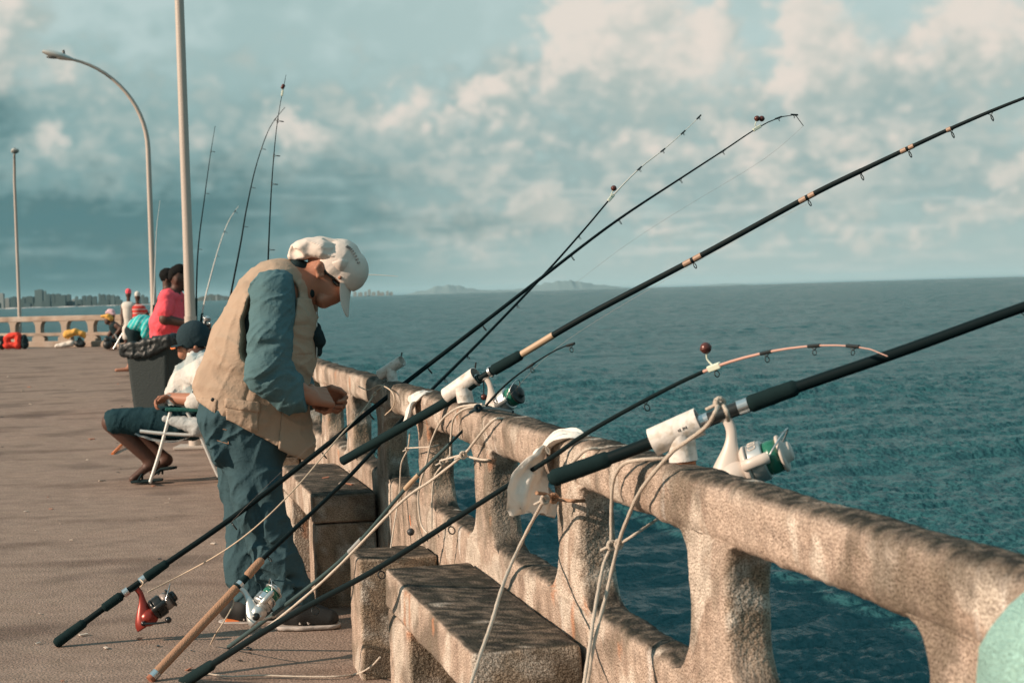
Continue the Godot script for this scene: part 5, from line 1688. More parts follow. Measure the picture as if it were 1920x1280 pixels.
func guide(path: Array, share: float, r: float, parent: Node, side := Vector3.DOWN) -> void:   # a line guide: a ring on two feet
	var p := cut_path(path, maxf(0, share - 0.002), minf(1.0, share + 0.002))
	var t: Vector3 = (p[-1] - p[0]).normalized()
	var dn := (side - t * side.dot(t)).normalized()
	var o: Vector3 = p[6]
	var c := o + dn * (r * 1.7 + 0.004)
	var x := dn
	var y := t.cross(dn)
	var ring := []
	for i in 13:
		var a := TAU * i / 12.0
		ring.append(c + (x * cos(a) + y * sin(a)) * r)
	var mb := MB.new()
	mb.tube(ring, maxf(0.0009, r * 0.18), 5, false)
	mb.tube([o + t * 0.012, c - dn * r], 0.0011, 5)
	mb.tube([o - t * 0.012, c - dn * r], 0.0011, 5)
	mb.tube([o - t * 0.016, o + t * 0.016], 0.0034 + r * 0.1, 8)
	obj("guide", mb, M.dark_metal, parent)

func reel(parent: Node3D, seat: Vector3, axis: Vector3, down: Vector3, s: float, shell: Material, hull: Material, skirt: Material, line: Material, trim: Material, flip := 1.0, printed := false) -> void:
	axis = axis.normalized()
	down = (down - axis * down.dot(axis)).normalized()
	var side := axis.cross(down) * flip
	var P := func(a: float, d: float, w: float) -> Vector3: return seat + (axis * (a - 0.33 * d) + down * d * 1.12 + side * w) * s
	var mb := MB.new()
	mb.tube([P.call(-0.034, 0.004, 0), P.call(0, 0.008, 0), P.call(0.034, 0.004, 0)], [0.004 * s, 0.007 * s, 0.004 * s], 8, true, 0.6)
	obj("reel_foot", mb, shell, parent)
	mb = MB.new()
	var spine := smooth([P.call(0.0, 0.004, 0), P.call(0.008, 0.025, 0), P.call(0.006, 0.048, 0), P.call(0.0, 0.072, 0), P.call(-0.004, 0.095, 0), P.call(-0.002, 0.106, 0)], 4)
	var fat := []
	for i in spine.size():
		var t := float(i) / (spine.size() - 1)
		fat.append(lerpf(0.0085, 0.034, smoothstep(0.25, 0.9, t)) * s * (1.0 if t < 0.97 else 0.8))
	mb.tube(spine, fat, 16, true, 0.62, side)
	mb.ball(P.call(0.010, 0.090, 0), Vector3(0.030, 0.026, 0.025) * s, Basis(axis, down, side))
	obj("reel_body", mb, hull, parent)
	var o: Vector3 = P.call(0.026, 0.082, 0)
	mb = MB.new()
	mb.lathe(o, axis, [[0, 0.004 * s], [0, 0.026 * s], [0.006 * s, 0.032 * s], [0.012 * s, 0.033 * s], [0.012 * s, 0.02 * s], [0.03 * s, 0.02 * s]], 28)
	for w in [-1.0, 1.0]:
		mb.tube(smooth([P.call(0.030, 0.082, 0.030 * w), P.call(0.042, 0.082, 0.037 * w), P.call(0.062, 0.082, 0.038 * w), P.call(0.072, 0.082, 0.035 * w)]), 0.0062 * s, 8, true, 1.5, down)
	obj("rotor", mb, shell, parent)
	mb = MB.new()
	mb.lathe(o + axis * 0.013 * s, axis, [[0, 0.01 * s], [0, 0.031 * s], [0.003 * s, 0.0325 * s], [0.022 * s, 0.0325 * s], [0.025 * s, 0.030 * s], [0.025 * s, 0.02 * s]], 32)
	obj("spool_skirt", mb, skirt, parent)
	if printed:
		mb = MB.new()
		for k in 7:      # looping print round the skirt
			var a := 0.5 + k * 0.30
			var q := o + axis * 0.024 * s + (side * cos(a) - down * sin(a)) * 0.0327 * s
			var tg := (-side * sin(a) - down * cos(a))
			mb.tube(smooth([q - axis * 0.006 * s, q - axis * 0.004 * s + tg * 0.005 * s, q + axis * 0.006 * s + tg * 0.003 * s, q + axis * 0.005 * s - tg * 0.002 * s]), 0.0011 * s, 5)
		obj("print", mb, M.reel_white, parent)
	mb = MB.new()
	mb.lathe(o + axis * 0.038 * s, axis, [[0, 0.01 * s], [0, 0.0265 * s], [0.011 * s, 0.0275 * s], [0.024 * s, 0.0262 * s], [0.024 * s, 0.01 * s]], 32)
	obj("line_spool", mb, line, parent)
	mb = MB.new()
	mb.lathe(o + axis * 0.062 * s, axis, [[0, 0.01 * s], [0, 0.030 * s], [0.004 * s, 0.031 * s], [0.007 * s, 0.027 * s], [0.007 * s, 0.017 * s], [0.016 * s, 0.016 * s], [0.019 * s, 0.012 * s], [0.020 * s, 0.001 * s]], 28)
	obj("drag_knob", mb, trim, parent)
	var bail := []
	for i in 17:
		var a := PI * i / 16.0
		bail.append(P.call(0.072 + 0.030 * sin(a), 0.082 - 0.034 * sin(a) * 0.9, 0.036 * cos(a)))
	mb = MB.new()
	mb.tube(bail, 0.0016 * s, 6)
	mb.lathe(P.call(0.072, 0.082, 0.036), side, [[-0.005 * s, 0.0], [-0.005 * s, 0.006 * s], [0.005 * s, 0.006 * s], [0.005 * s, 0.0]], 12)
	obj("bail", mb, M.steel, parent)
	mb = MB.new()
	mb.lathe(P.call(-0.010, 0.094, 0.018), side, [[0, 0.0], [0, 0.012 * s], [0.010 * s, 0.011 * s], [0.010 * s, 0.0]], 18)
	obj("handle_cap", mb, M.dark_metal, parent)
	mb = MB.new()
	mb.lathe(P.call(-0.010, 0.094, -0.018), -side, [[0, 0.0], [0, 0.009 * s], [0.022 * s, 0.007 * s], [0.022 * s, 0.0]], 14)
	mb.tube([P.call(-0.010, 0.094, -0.038), P.call(0.03, 0.115, -0.042), P.call(0.060, 0.127, -0.046)], [0.006 * s, 0.0055 * s, 0.0045 * s], 8, true, 0.6)
	obj("handle", mb, shell, parent)
	mb = MB.new()
	mb.ball(P.call(0.064, 0.124, -0.058), Vector3(0.010, 0.010, 0.016) * s, Basis(axis, down, side))
	obj("handle_knob", mb, trim, parent)

func bell(path: Array, share: float, parent_label: String, two: bool, up := Vector3(0.1, 1, 0)) -> void:
	var p := cut_path(path, maxf(0, share - 0.003), minf(1, share + 0.003))
	var o := thing("rod_bell", p[6], parent_label, "fishing bell")
	var mb := MB.new()
	var t: Vector3 = (p[-1] - p[0]).normalized()
	mb.box(p[6], Vector3(0.020, 0.007, 0.005), Basis(t, t.cross(Vector3.BACK).normalized(), t.cross(t.cross(Vector3.BACK).normalized())), 0.003)
	mb.tube(smooth([p[6], p[6] + up * 0.02 - t * 0.012, p[6] + up * 0.035 - t * 0.004]), 0.0022, 6)
	obj("clip", mb, M.clip_pale, o)
	for k in (2 if two else 1):
		mb = MB.new()
		var c: Vector3 = p[6] + up * 0.042 - t * 0.004 + t * 0.024 * k + Vector3(0, -0.012 * k, 0)
		mb.ball(c, Vector3.ONE * 0.0125, Basis(), 16)
		mb.lathe(c, up, [[-0.002, 0.0115], [-0.002, 0.0132], [0.002, 0.0132], [0.002, 0.0115]], 16)
		obj("bell", mb, M.bell, o)

func build_rods() -> void:
	# 1: black rod, red and black reel, butt on the deck, over the rail, bell near its bent tip
	var z0 := gnd(105, 1208).z * -1.0
	var p := rod_path([[102, 1208], [270, 1085], [470, 945], [735, 737], [900, 610], [1020, 517], [1150, 418], [1280, 332], [1360, 280], [1420, 240], [1462, 220], [1492, 215], [1504, 224], [1507, 236]], 105, z0, 735, rail_z(735, 0.03))
	var o := thing("fishing_rod", p[0], "long black rod with red and black reel, butt resting on the deck", "fishing rod")
	var sh := share_at(p, 315)
	stretch("blank", p, 0.0, 0.55, 0.0125, 0.0085, M.carbon, o)
	stretch("tip", p, 0.55, 1.0, 0.0082, 0.0016, M.carbon, o, 8)
	stretch("butt_grip", p, 0.0, share_at(p, 160), 0.021, 0.018, M.foam_grip, o, 12, 0.05)
	stretch("rear_grip", p, share_at(p, 192), share_at(p, 228), 0.018, 0.019, M.foam_grip, o, 12, 0.05)
	stretch("fore_grip", p, share_at(p, 270), sh, 0.020, 0.0165, M.foam_grip, o, 12, 0.05)
	for x in [[231, 240], [262, 272]]: stretch("seat_ring", p, share_at(p, x[0]), share_at(p, x[1]), 0.0165, 0.0165, M.steel, o, 14)
	var s0 := cut_path(p, share_at(p, 252), share_at(p, 262))
	reel(o, s0[0], s0[-1] - s0[0], Vector3(0.25, -1, 0.1), 1.3, M.reel_black, M.reel_red, M.reel_black, M.line_grey, M.reel_black)
	for x in [430, 600, 690, 800, 903, 1070, 1160, 1275, 1355, 1460, 1490]: guide(p, share_at(p, x), clampf(0.016 - (x - 430) * 0.000012, 0.004, 0.02), o)
	bell(p, share_at(p, 1420), "pair of brown bells clipped near the bent tip of the long black rod", true)
	# 2: cork handled rod
	z0 = gnd(284, 1272).z * -1.0
	p = rod_path([[280, 1275], [445, 1100], [500, 1040], [640, 908], [760, 780], [900, 640], [1020, 515], [1100, 425], [1150, 366], [1200, 315], [1245, 280], [1290, 240], [1312, 218]], 284, z0, 757, rail_z(757, 0.03))
	o = thing("fishing_rod", p[0], "rod with long cork handle and silver reel, leaning past the angler's feet", "fishing rod")
	stretch("blank", p, share_at(p, 440), share_at(p, 1140), 0.0092, 0.0036, M.carbon, o)
	stretch("tip", p, share_at(p, 1140), 1.0, 0.0034, 0.0012, M.white_blank, o, 8)
	stretch("cork_grip", p, share_at(p, 293), share_at(p, 443), 0.0165, 0.0165, M.cork, o, 16)
	stretch("butt_cap", p, 0.0, share_at(p, 285), 0.016, 0.016, M.cork_end, o, 14)
	stretch("butt_ring", p, share_at(p, 285), share_at(p, 294), 0.0172, 0.0172, M.steel, o, 16)
	stretch("reel_seat", p, share_at(p, 443), share_at(p, 462), 0.0130, 0.0125, M.foam_grip, o, 14)
	stretch("seat_ring", p, share_at(p, 447), share_at(p, 452), 0.0150, 0.0150, M.steel, o, 14)
	stretch("fore_grip", p, share_at(p, 462), share_at(p, 492), 0.0165, 0.0145, M.cork, o, 16, 0.03)
	s0 = cut_path(p, share_at(p, 440), share_at(p, 452))
	reel(o, s0[6], s0[-1] - s0[0], Vector3(0.7, -1, 0.2), 1.15, M.alloy, M.alloy, M.steel, M.line_green, M.alloy, -1.0)
	for x in [500, 560, 700, 832, 875, 968, 1085, 1199, 1243, 1281, 1311]: guide(p, share_at(p, x), clampf(0.010 - (x - 500) * 0.000008, 0.003, 0.02), o)
	bell(p, share_at(p, 1146), "single brown bell on a white clip where the cork rod turns white", false, Vector3(0.35, 1, 0))
	# 3: heavy rod in the middle pipe holder, reel over the rail
	var zc := rail_z(872, 0.06)
	p = rod_path([[642, 864], [750, 803], [845, 748], [905, 706], [980, 663], [1100, 592], [1300, 487], [1510, 372], [1615, 320], [1790, 238], [1925, 182], [2060, 136]], 872, zc, 1925, zc * 0.82)
	o = thing("fishing_rod", p[0], "heavy black rod with gold wraps, held in the middle white pipe", "fishing rod")
	stretch("blank", p, share_at(p, 900), share_at(p, 1615), 0.0110, 0.0076, M.carbon, o, 12)
	stretch("tip", p, share_at(p, 1615), 1.0, 0.0071, 0.0031, M.carbon, o, 10)
	stretch("butt_grip", p, 0.0, share_at(p, 900), 0.0159, 0.0159, M.foam_grip, o, 16)
	stretch("fore_grip", p, share_at(p, 922), share_at(p, 979), 0.0185, 0.0168, M.foam_grip, o, 16, 0.04)
	stretch("bare_blank", p, share_at(p, 979), share_at(p, 1038), 0.0114, 0.0112, M.tan_blank, o, 14)
	for x in [[893, 897], [919, 923]]: stretch("seat_ring", p, share_at(p, x[0]), share_at(p, x[1]), 0.0193, 0.0193, M.steel, o, 16)
	for x in [[1283, 1297], [1302, 1316], [1500, 1512], [1517, 1528], [1690, 1700], [1705, 1714], [1776, 1784]]: stretch("wrap", p, share_at(p, x[0]), share_at(p, x[1]), wrap_radius(x[0]), wrap_radius(x[0]), M.gold_wrap, o, 12)
	for x in [1299, 1514, 1613, 1703, 1783, 1857]: guide(p, share_at(p, x), 0.0085, o)
	s0 = cut_path(p, share_at(p, 903), share_at(p, 915))
	reel(o, s0[6], s0[-1] - s0[0], Vector3(0.45, -1, 0.1), 1.14, M.alloy, M.reel_white, M.alloy, M.line_green, M.dark_metal)
	for q in [[907, 720], [918, 722]]:     # two red beads on a bit of line
		var mb := MB.new()
		mb.ball(at(q[0], q[1] + 24, zc), Vector3.ONE * 0.011)
		mb.tube([at(q[0], q[1] - 8, zc), at(q[0], q[1] + 22, zc)], 0.002, 5)
		obj("bead", mb, M.bell, o)
	# 4: thin grey rod lying through the ropes
	z0 = gnd(430, 1214).z * -1.0
	p = rod_path([[428, 1213], [560, 1115], [660, 1030], [770, 905], [875, 800], [945, 724], [1000, 682], [1045, 655], [1076, 644]], 430, z0, 890, rail_z(890, 0.04))
	o = thing("fishing_rod", p[0], "thin grey rod among the ropes, its short tip curving over the water", "fishing rod")
	stretch("blank", p, 0.0, 0.7, 0.0085, 0.0055, M.grey_blank, o)
	stretch("tip", p, 0.7, 1.0, 0.0046, 0.0018, M.carbon, o, 8)
	stretch("ferrule", p, share_at(p, 655), share_at(p, 678), 0.0095, 0.0095, M.alloy, o)
	stretch("joint", p, share_at(p, 760), share_at(p, 785), 0.0085, 0.0075, M.tan_blank, o)
	for x in [620, 820, 925, 995, 1070]: guide(p, share_at(p, x), 0.007, o)
	# 5: thick black rod with a pink tip
	z0 = 5.85
	p = rod_path([[338, 1284], [520, 1168], [700, 1070], [870, 962], [1035, 857], [1100, 812], [1220, 745], [1335, 690], [1440, 660], [1530, 648], [1600, 649], [1645, 658], [1665, 668]], 345, z0, 1100, rail_z(1100, 0.03))
	o = thing("fishing_rod", p[0], "thick black rod ending in a bent pink tip, resting on the white cloth", "fishing rod")
	stretch("blank", p, 0.0, share_at(p, 1320), 0.0125, 0.0044, M.carbon, o)
	stretch("tip", p, share_at(p, 1320), 1.0, 0.0038, 0.0010, M.pink_blank, o, 8)
	stretch("butt_grip", p, 0.0, share_at(p, 400), 0.021, 0.018, M.foam_grip, o, 14, 0.03)
	for x in [588, 712, 843, 1210, 1342, 1437, 1527, 1600]: guide(p, share_at(p, x), clampf(0.012 - (x - 588) * 0.000007, 0.003, 0.02), o)
	bell(p, share_at(p, 1340), "brown bell standing on a pale clip where the rod turns pink", false, Vector3(-0.35, 1, 0))
	# 6: the big rod in the near pipe holder
	zc = rail_z(1272, 0.06)
	p = rod_path([[1030, 899], [1140, 860], [1225, 828], [1330, 786], [1400, 760], [1500, 724], [1700, 655], [1930, 572], [2150, 500]], 1272, zc, 1930, zc * 0.95)
	o = thing("fishing_rod", p[0], "thickest black rod with large white reel, in the nearest white pipe", "fishing rod")
	stretch("blank", p, share_at(p, 1135), 1.0, 0.0133, 0.0090, M.carbon, o, 14)
	stretch("butt_grip", p, 0.0, share_at(p, 1148), 0.0176, 0.0168, M.foam_grip, o, 18, 0.04)
	stretch("handle", p, share_at(p, 1143), share_at(p, 1240), 0.0125, 0.0125, M.foam_grip, o, 16)
	stretch("reel_seat", p, share_at(p, 1312), share_at(p, 1385), 0.0146, 0.0142, M.dark_metal, o, 16)
	stretch("fore_grip", p, share_at(p, 1400), share_at(p, 1499), 0.0176, 0.0159, M.foam_grip, o, 18, 0.05)
	for x in [[1312, 1330], [1385, 1404]]: stretch("seat_ring", p, share_at(p, x[0]), share_at(p, x[1]), 0.0153, 0.0153, M.steel, o, 18)
	for x in [1918]: guide(p, share_at(p, x), 0.02, o)
	s0 = cut_path(p, share_at(p, 1348), share_at(p, 1372))
	reel(o, s0[6], s0[-1] - s0[0], Vector3(0.12, -1, 0.15), 1.24, M.reel_white, M.reel_white, M.alloy, M.line_green, M.reel_white, 1.0, true)

func wrap_radius(x: float) -> float:
	return lerpf(0.0114, 0.0078, clampf((x - 900.0) / 715.0, 0.0, 1.0)) - maxf(0.0, x - 1615.0) * 0.0000085

func build_far_rods() -> void:
	for q in [[[[366, 640], [370, 480], [383, 370], [394, 290], [403, 236]], 17.0, 0.011, "carbon", "upright dark rod just right of the near lamp post", [395, 384, 371]],
		[[[372, 640], [380, 580], [394, 520], [411, 460], [428, 415], [447, 386]], 20.0, 0.011, "white_blank", "upright white rod curving right, behind the seated angler", [440, 420, 405]],
		[[[418, 650], [430, 565], [450, 460], [462, 390], [480, 310], [505, 240], [534, 201]], 15.5, 0.011, "carbon", "upright dark rod with a reel, curving right behind the angler's back", [456, 470, 490, 515]],
		[[[496, 640], [501, 520], [505, 420], [510, 330], [517, 250], [525, 195], [534, 150], [536, 140]], 11.5, 0.0075, "carbon", "upright dark rod rising straight from behind the angler's back", [503, 509, 513, 520]],
		[[[286, 620], [290, 500], [293, 430], [297, 395], [299, 376]], 24.0, 0.010, "white_blank", "short white rod tip beside the curved arm lamp post", [293]],
		[[[540, 660], [575, 570], [618, 527], [662, 517], [700, 515], [746, 518]], 8.6, 0.0055, "white_blank", "white rod tip pointing right from behind the angler's cap", [100]]]:
		var pts := []
		for a in q[0]: pts.append(at(a[0], a[1], q[1]))
		var p := smooth(pts)
		var o := thing("fishing_rod", p[0], q[4], "fishing rod")
		stretch("blank", p, 0.0, 1.0, q[2], q[2] * 0.22, M[q[3]], o, 8)
		stretch("grip", p, 0.0, 0.2, q[2] * 1.6, q[2] * 1.3, M.foam_grip, o, 8)
		if q[5][0] > 300:
			for x in q[5]: guide(p, share_at(p, x), 0.014, o, Vector3(1, 0, 0))
		if q[1] == 15.5:
			var s0 := cut_path(p, 0.19, 0.21)
			reel(o, s0[6], s0[-1] - s0[0], Vector3(1, 0, 0.2), 1.2, M.reel_black, M.reel_black, M.steel, M.line_grey, M.steel)
		if q[1] == 20.0:
			var s0 := cut_path(p, 0.10, 0.12)
			reel(o, s0[6], s0[-1] - s0[0], Vector3(-1, 0, 0.2), 1.3, M.alloy, M.alloy, M.steel, M.line_green, M.steel)
		if q[1] == 17.0:
			var s0 := cut_path(p, 0.06, 0.08)
			reel(o, s0[6], s0[-1] - s0[0], Vector3(1, 0, 0.2), 1.3, M.reel_black, M.reel_black, M.alloy, M.line_grey, M.steel)
		if q[1] == 11.5:
			bell(p, 0.93, "two dark bells at the top of the straight upright rod", true)

# ---------------------------------------------------------------- pipe holders
func build_holders() -> void:
	for q in [[[712, 703], [754, 676], [737, 720], [732, 690], 735.0, "empty white pipe holder on the rail, farthest of three", 0.0225],
		[[838, 742], [893, 703], [876, 766], [868, 726], 872.0, "white pipe holder gripping the gold wrapped rod, middle of three", 0.0275],
		[[1224, 829], [1312, 790], [1282, 862], [1276, 812], 1272.0, "white pipe holder with faint print gripping the thickest rod, nearest of three", 0.029]]:
		var z := rail_z(q[4], 0.06)
		var o := thing("rod_holder", at(q[2][0], q[2][1], z), q[5], "rod holder", "white pipe rod holders on the rail")
		var xe := 1930.0 if q[4] > 1000 else 1925.0
		var ze := z * (0.95 if q[4] > 1000 else 0.82)
		var a := at(q[0][0], q[0][1], inv_z(q[0][0], q[4], z, xe, ze))
		var b := at(q[1][0], q[1][1], inv_z(q[1][0], q[4], z, xe, ze))
		var ax := (b - a).normalized()
		var r: float = q[6]
		var len := a.distance_to(b)
		var mb := MB.new()
		mb.lathe(a, ax, [[0, r * 0.84], [0, r], [len, r], [len, r * 0.84], [len * 0.02, r * 0.83]], 28)
		obj("sleeve", mb, M.pipe_white, o)
		mb = MB.new()
		var foot := at(q[2][0], q[2][1] + 2, z)
		var top := at(q[3][0], q[3][1], z)
		mb.tube([foot, foot.lerp(top, 0.5), top], [r * 1.0, r * 0.98, r * 0.98], 24)
		obj("stem", mb, M.pipe_white, o)
		if q[4] > 1000:
			mb = MB.new()
			mb.tube([foot + Vector3(0, -0.030, 0), foot + Vector3(0, 0.0, 0)], r * 0.86, 20)
			obj("rusty_stub", mb, M.pipe_rust, o)
			mb = MB.new()
			var n := (Vector3(0, EYE, 0) - a)
			n = (n - ax * n.dot(ax)).normalized()
			var u := ax.cross(n)
			for k in 6:
				if k == 2: continue
				mb.box(a + ax * (len * 0.60 + k * 0.0034) + n * r * 0.985, Vector3(0.0011, 0.0028 if k % 2 else 0.002, 0.0010), Basis(ax, u, n))
			obj("print", mb, M.print_black, o)
		else:
			mb = MB.new()
			mb.tube([b - ax * 0.004 + Vector3(0, r * 0.9, 0), b + Vector3(0, r * 1.5, 0)], 0.003, 6)
			obj("screw", mb, M.dark_metal, o)

# ---------------------------------------------------------------- ropes, lines and cloths
func rope(called: String, px: Array, z0: float, z1: float, r: float, m: Material, label: String, cat: String, knots := [], group := "") -> Node3D:
	var pts := []
	for i in px.size():
		var q: Array = px[i]
		var z := lerpf(z0, z1, float(i) / (px.size() - 1))
		if q.size() > 2: z = q[2]
		pts.append(at(q[0], q[1], z))
	var p := smooth(pts, 7)
	var mb := MB.new()
	var rad := []
	for i in p.size(): rad.append(r * (1.0 + 0.10 * sin(i * 2.1)))
	mb.tube(p, rad, 8)
	var o := thing(called, p[0], label, cat, group)
	obj("strand", mb, m, o)
	for k in knots:
		var c := at(k[0], k[1], k[2])
		mb = MB.new()
		for j in 3:
			var ring := []
			var u := Vector3(cos(j * 1.3), sin(j * 1.3), 0.4).normalized()
			var w := u.cross(Vector3(0.3, 0.2, 1)).normalized()
			for i in 11:
				var a := TAU * i / 10.0
				ring.append(c + (u * cos(a) + w * sin(a)) * r * 2.1 + Vector3(0, 0, (j - 1) * r * 0.8))
			mb.tube(ring, r * 0.95, 7, false)
		mb.tube([c, c + Vector3(-r * 6, -r * 3, -r * 2)], r * 0.8, 6)
		obj("knot", mb, m, o)
	return o

func rz(x: float, s := -0.012) -> float:
	return rail_z(x, s)

func build_ropes() -> void:
	var W: Material = M.rope_white
	var S: Material = M.string_tan
	rope("rope", [[1262, 862, rz(1262, 0.08)], [1242, 860, rz(1242, 0.05)], [1200, 862, rz(1200, 0.01)], [1168, 871, rz(1168)], [1150, 904, rz(1150)], [1146, 965, rz(1146)], [1145, 1022, rz(1147)], [1131, 1062, 3.62], [1116, 1140, 3.5], [1106, 1210, 3.42], [1094, 1290, 3.36]], 0, 0, 0.0039, W, "white rope looped over the rail and knotted mid-air, hanging past the front bench", "rope", [[1147, 1022, rz(1147, -0.02)], [1160, 1020, rz(1147, -0.02)]])
	rope("rope", [[1366, 788, rz(1366, 0.03)], [1362, 770, rz(1362, 0.02)], [1350, 755, rz(1350, 0.03)], [1342, 772, rz(1342, 0.0)], [1325, 799, rz(1325, 0.0)], [1290, 826, rz(1290, 0.0)], [1257, 851, rz(1257, -0.01)], [1203, 917, rz(1203, -0.02)], [1176, 974, rz(1176, -0.02)], [1159, 1022, rz(1159, -0.02)], [1137, 1114, 3.56], [1115, 1201, 3.44], [1100, 1290, 3.38]], 0, 0, 0.0041, W, "white rope tied round the thickest rod and hanging down past the post", "rope", [[1350, 755, rz(1350, 0.02)]])
	rope("rope", [[1162, 1020, rz(1160, -0.015)], [1190, 1002, rz(1190, 0.0)], [1226, 978, rz(1226, 0.06)], [1240, 970, rz(1240, 0.1)]], 0, 0, 0.0031, W, "short white rope from the knot towards the back of the post", "rope")
	rope("rope", [[1165, 842, rz(1165, 0.07)], [1146, 841, rz(1146, 0.05)], [1122, 841, rz(1122, 0.02)], [1100, 843, rz(1100, -0.008)], [1084, 856, rz(1084)], [1070, 872, rz(1070)], [1058, 892, rz(1058)]], 0, 0, 0.0039, W, "white rope over the rail top beside the black butt of the thickest rod", "rope")
	rope("rope", [[1006, 924, rz(1040, -0.06)], [1022, 926, rz(1040, -0.05)], [1041, 934, rz(1041, -0.02)], [1075, 939, rz(1071, -0.016)], [1112, 936, rz(1090, 0.06)], [1128, 930, rz(1110, 0.12)]], 0, 0, 0.0046, M.cork, "brown cord tying the near white cloth to the post", "cord", [[1038, 934, rz(1038, -0.03)]])
	rope("rope", [[1026, 930, rz(1030, -0.06)], [1019, 939, rz(1024, -0.06)], [984, 1004, 4.2], [955, 1066, 4.05], [938, 1112, 3.9], [922, 1166, 3.78], [905, 1215, 3.68], [880, 1290, 3.5]], 0, 0, 0.0043, W, "white rope running from the near cloth down over the front bench", "rope", [[1022, 936, rz(1024, -0.07)]])
	rope("rope", [[905, 758, rz(905, 0.05)], [880, 760, rz(880, 0.02)], [855, 766, rz(855, -0.006)], [828, 788, rz(828)], [809, 827, rz(812)], [799, 870, rz(806)], [789, 902, rz(800)], [784, 935, rz(797)], [789, 981, rz(797)], [801, 1000, rz(801)]], 0, 0, 0.0037, W, "white rope from the middle pipe hanging outermost before the posts", "rope")
	rope("rope", [[910, 762, rz(910, 0.05)], [892, 762, rz(892, 0.02)], [868, 768, rz(868)], [850, 786, rz(850)], [845, 824, rz(847)], [843, 857, rz(845)], [834, 868, rz(840)], [815, 893, rz(826)], [810, 935, rz(822)], [809, 990, rz(822)]], 0, 0, 0.0034, W, "white rope from the middle pipe to the knot, then hanging straight", "rope", [[842, 860, rz(845, -0.02)]])
	rope("rope", [[962, 784, rz(962, 0.06)], [944, 785, rz(944, 0.03)], [926, 787, rz(926, -0.004)], [907, 806, rz(907)], [888, 830, rz(888)], [868, 853, rz(870, -0.02)], [812, 898, 5.32], [750, 943, 5.4], [638, 1058, 5.52], [570, 1120, 5.62], [500, 1176, 5.7], [440, 1218, 5.76], [392, 1244, 5.8], [356, 1266, 5.85], [346, 1284, 5.8]], 0, 0, 0.0043, W, "long white rope stretched from the rail knot down to the deck", "rope", [[868, 853, rz(870, -0.03)]])
	rope("rope", [[825, 864, rz(838, -0.04)], [846, 858, rz(850, -0.03)], [866, 854, rz(868, -0.02)], [900, 861, rz(890, -0.014)], [922, 862, rz(900, 0.0)], [940, 860, rz(910, 0.08)]], 0, 0, 0.0034, W, "white rope wound round the post below the middle pipe", "rope", [[829, 866, rz(838, -0.04)]])
	rope("rope", [[760, 840, rz(768, -0.02)], [782, 839, rz(782, -0.015)], [809, 837, rz(800, -0.012)], [828, 831, rz(806, 0.05)], [840, 824, rz(812, 0.10)]], 0, 0, 0.0026, W, "thin white rope round the post left of the middle pipe", "rope")
	rope("rope", [[768, 812, rz(772)], [764, 842, rz(770)], [752, 870, rz(764)], [749, 919, rz(762)], [743, 960, rz(762)], [737, 996, 6.1], [730, 1042, 5.95]], 0, 0, 0.0026, W, "thin frayed white rope hanging from the far cloth to the low block", "rope", [[763, 842, rz(770, -0.02)]])
	rope("rope", [[385, 1262, gnd(385, 1266).z * -1], [430, 1268, gnd(430, 1268).z * -1], [490, 1266, gnd(490, 1267).z * -1], [560, 1268, gnd(560, 1268).z * -1], [630, 1268, gnd(630, 1268).z * -1], [672, 1262, gnd(672, 1262).z * -1], [697, 1248, 5.45], [712, 1232, 5.3]], 0, 0, 0.0031, W, "white cord lying along the deck to the front bench's leg", "cord")
	rope("string", [[276, 1110, 6.7], [350, 1072, 6.75], [420, 1032, 6.5], [488, 980, 6.35], [560, 908, 6.4], [630, 825, 6.55], [680, 770, 6.8], [703, 737, rz(703)], [716, 726, rz(716, 0.0)]], 0, 0, 0.0026, S, "tan string from the red reel up to the rail, passing before the angler's jeans", "string", [[703, 738, rz(703, -0.02)]])
	rope("string", [[434, 1118, 6.05], [437, 1132, 6.05], [420, 1164, 5.95], [404, 1188, 6.0], [394, 1208, gnd(394, 1208).z * -1]], 0, 0, 0.0024, S, "short string hanging from the cork handled rod to the deck", "string")
	rope("string", [[262, 1086, 6.56], [268, 1093, 6.5], [262, 1100, 6.56], [257, 1094, 6.62], [262, 1087, 6.56]], 0, 0, 0.0026, S, "loop of string tied at the red reel's foot", "string")
	rope("string", [[672, 724, rz(690)], [690, 731, rz(700, -0.02)], [712, 722, rz(712)], [735, 735, rz(735)], [738, 760, rz(738)], [722, 778, rz(726)]], 0, 0, 0.0024, S, "frayed tan string tied round the rail below the empty pipe", "string")
	# green and blue scraps tied by the reel on the rail
	rope("blue_cord", [[885, 772, rz(885, 0.03)], [905, 766, rz(905, 0.02)], [930, 766, rz(930, 0.02)], [962, 772, rz(962, 0.05)]], 0, 0, 0.0044, M.cap_navy, "dark blue cord on the rail under the silver and green reel", "cord", [[896, 765, rz(896, 0.0)]])
	# fine fishing line
	rope("fishing_line", [[1507, 236, 6.9], [1430, 300, 6.85], [1290, 385, 6.8], [1180, 455, 6.75], [1080, 530, 6.7]], 0, 0, 0.00035, M.line_grey, "fine line running back from the bent tip of the long rod", "line")
	rope("fishing_line", [[955, 742, 5.2], [1060, 640, 5.1], [1300, 495, 4.9], [1514, 382, 4.7]], 0, 0, 0.00035, M.line_grey, "fine line from the middle reel along the gold wrapped rod", "line")
	rope("fishing_line", [[705, 735, 6.9], [600, 820, 6.6], [480, 930, 6.5], [330, 1090, 6.5]], 0, 0, 0.00035, M.line_grey, "fine line beside the long black rod", "line")

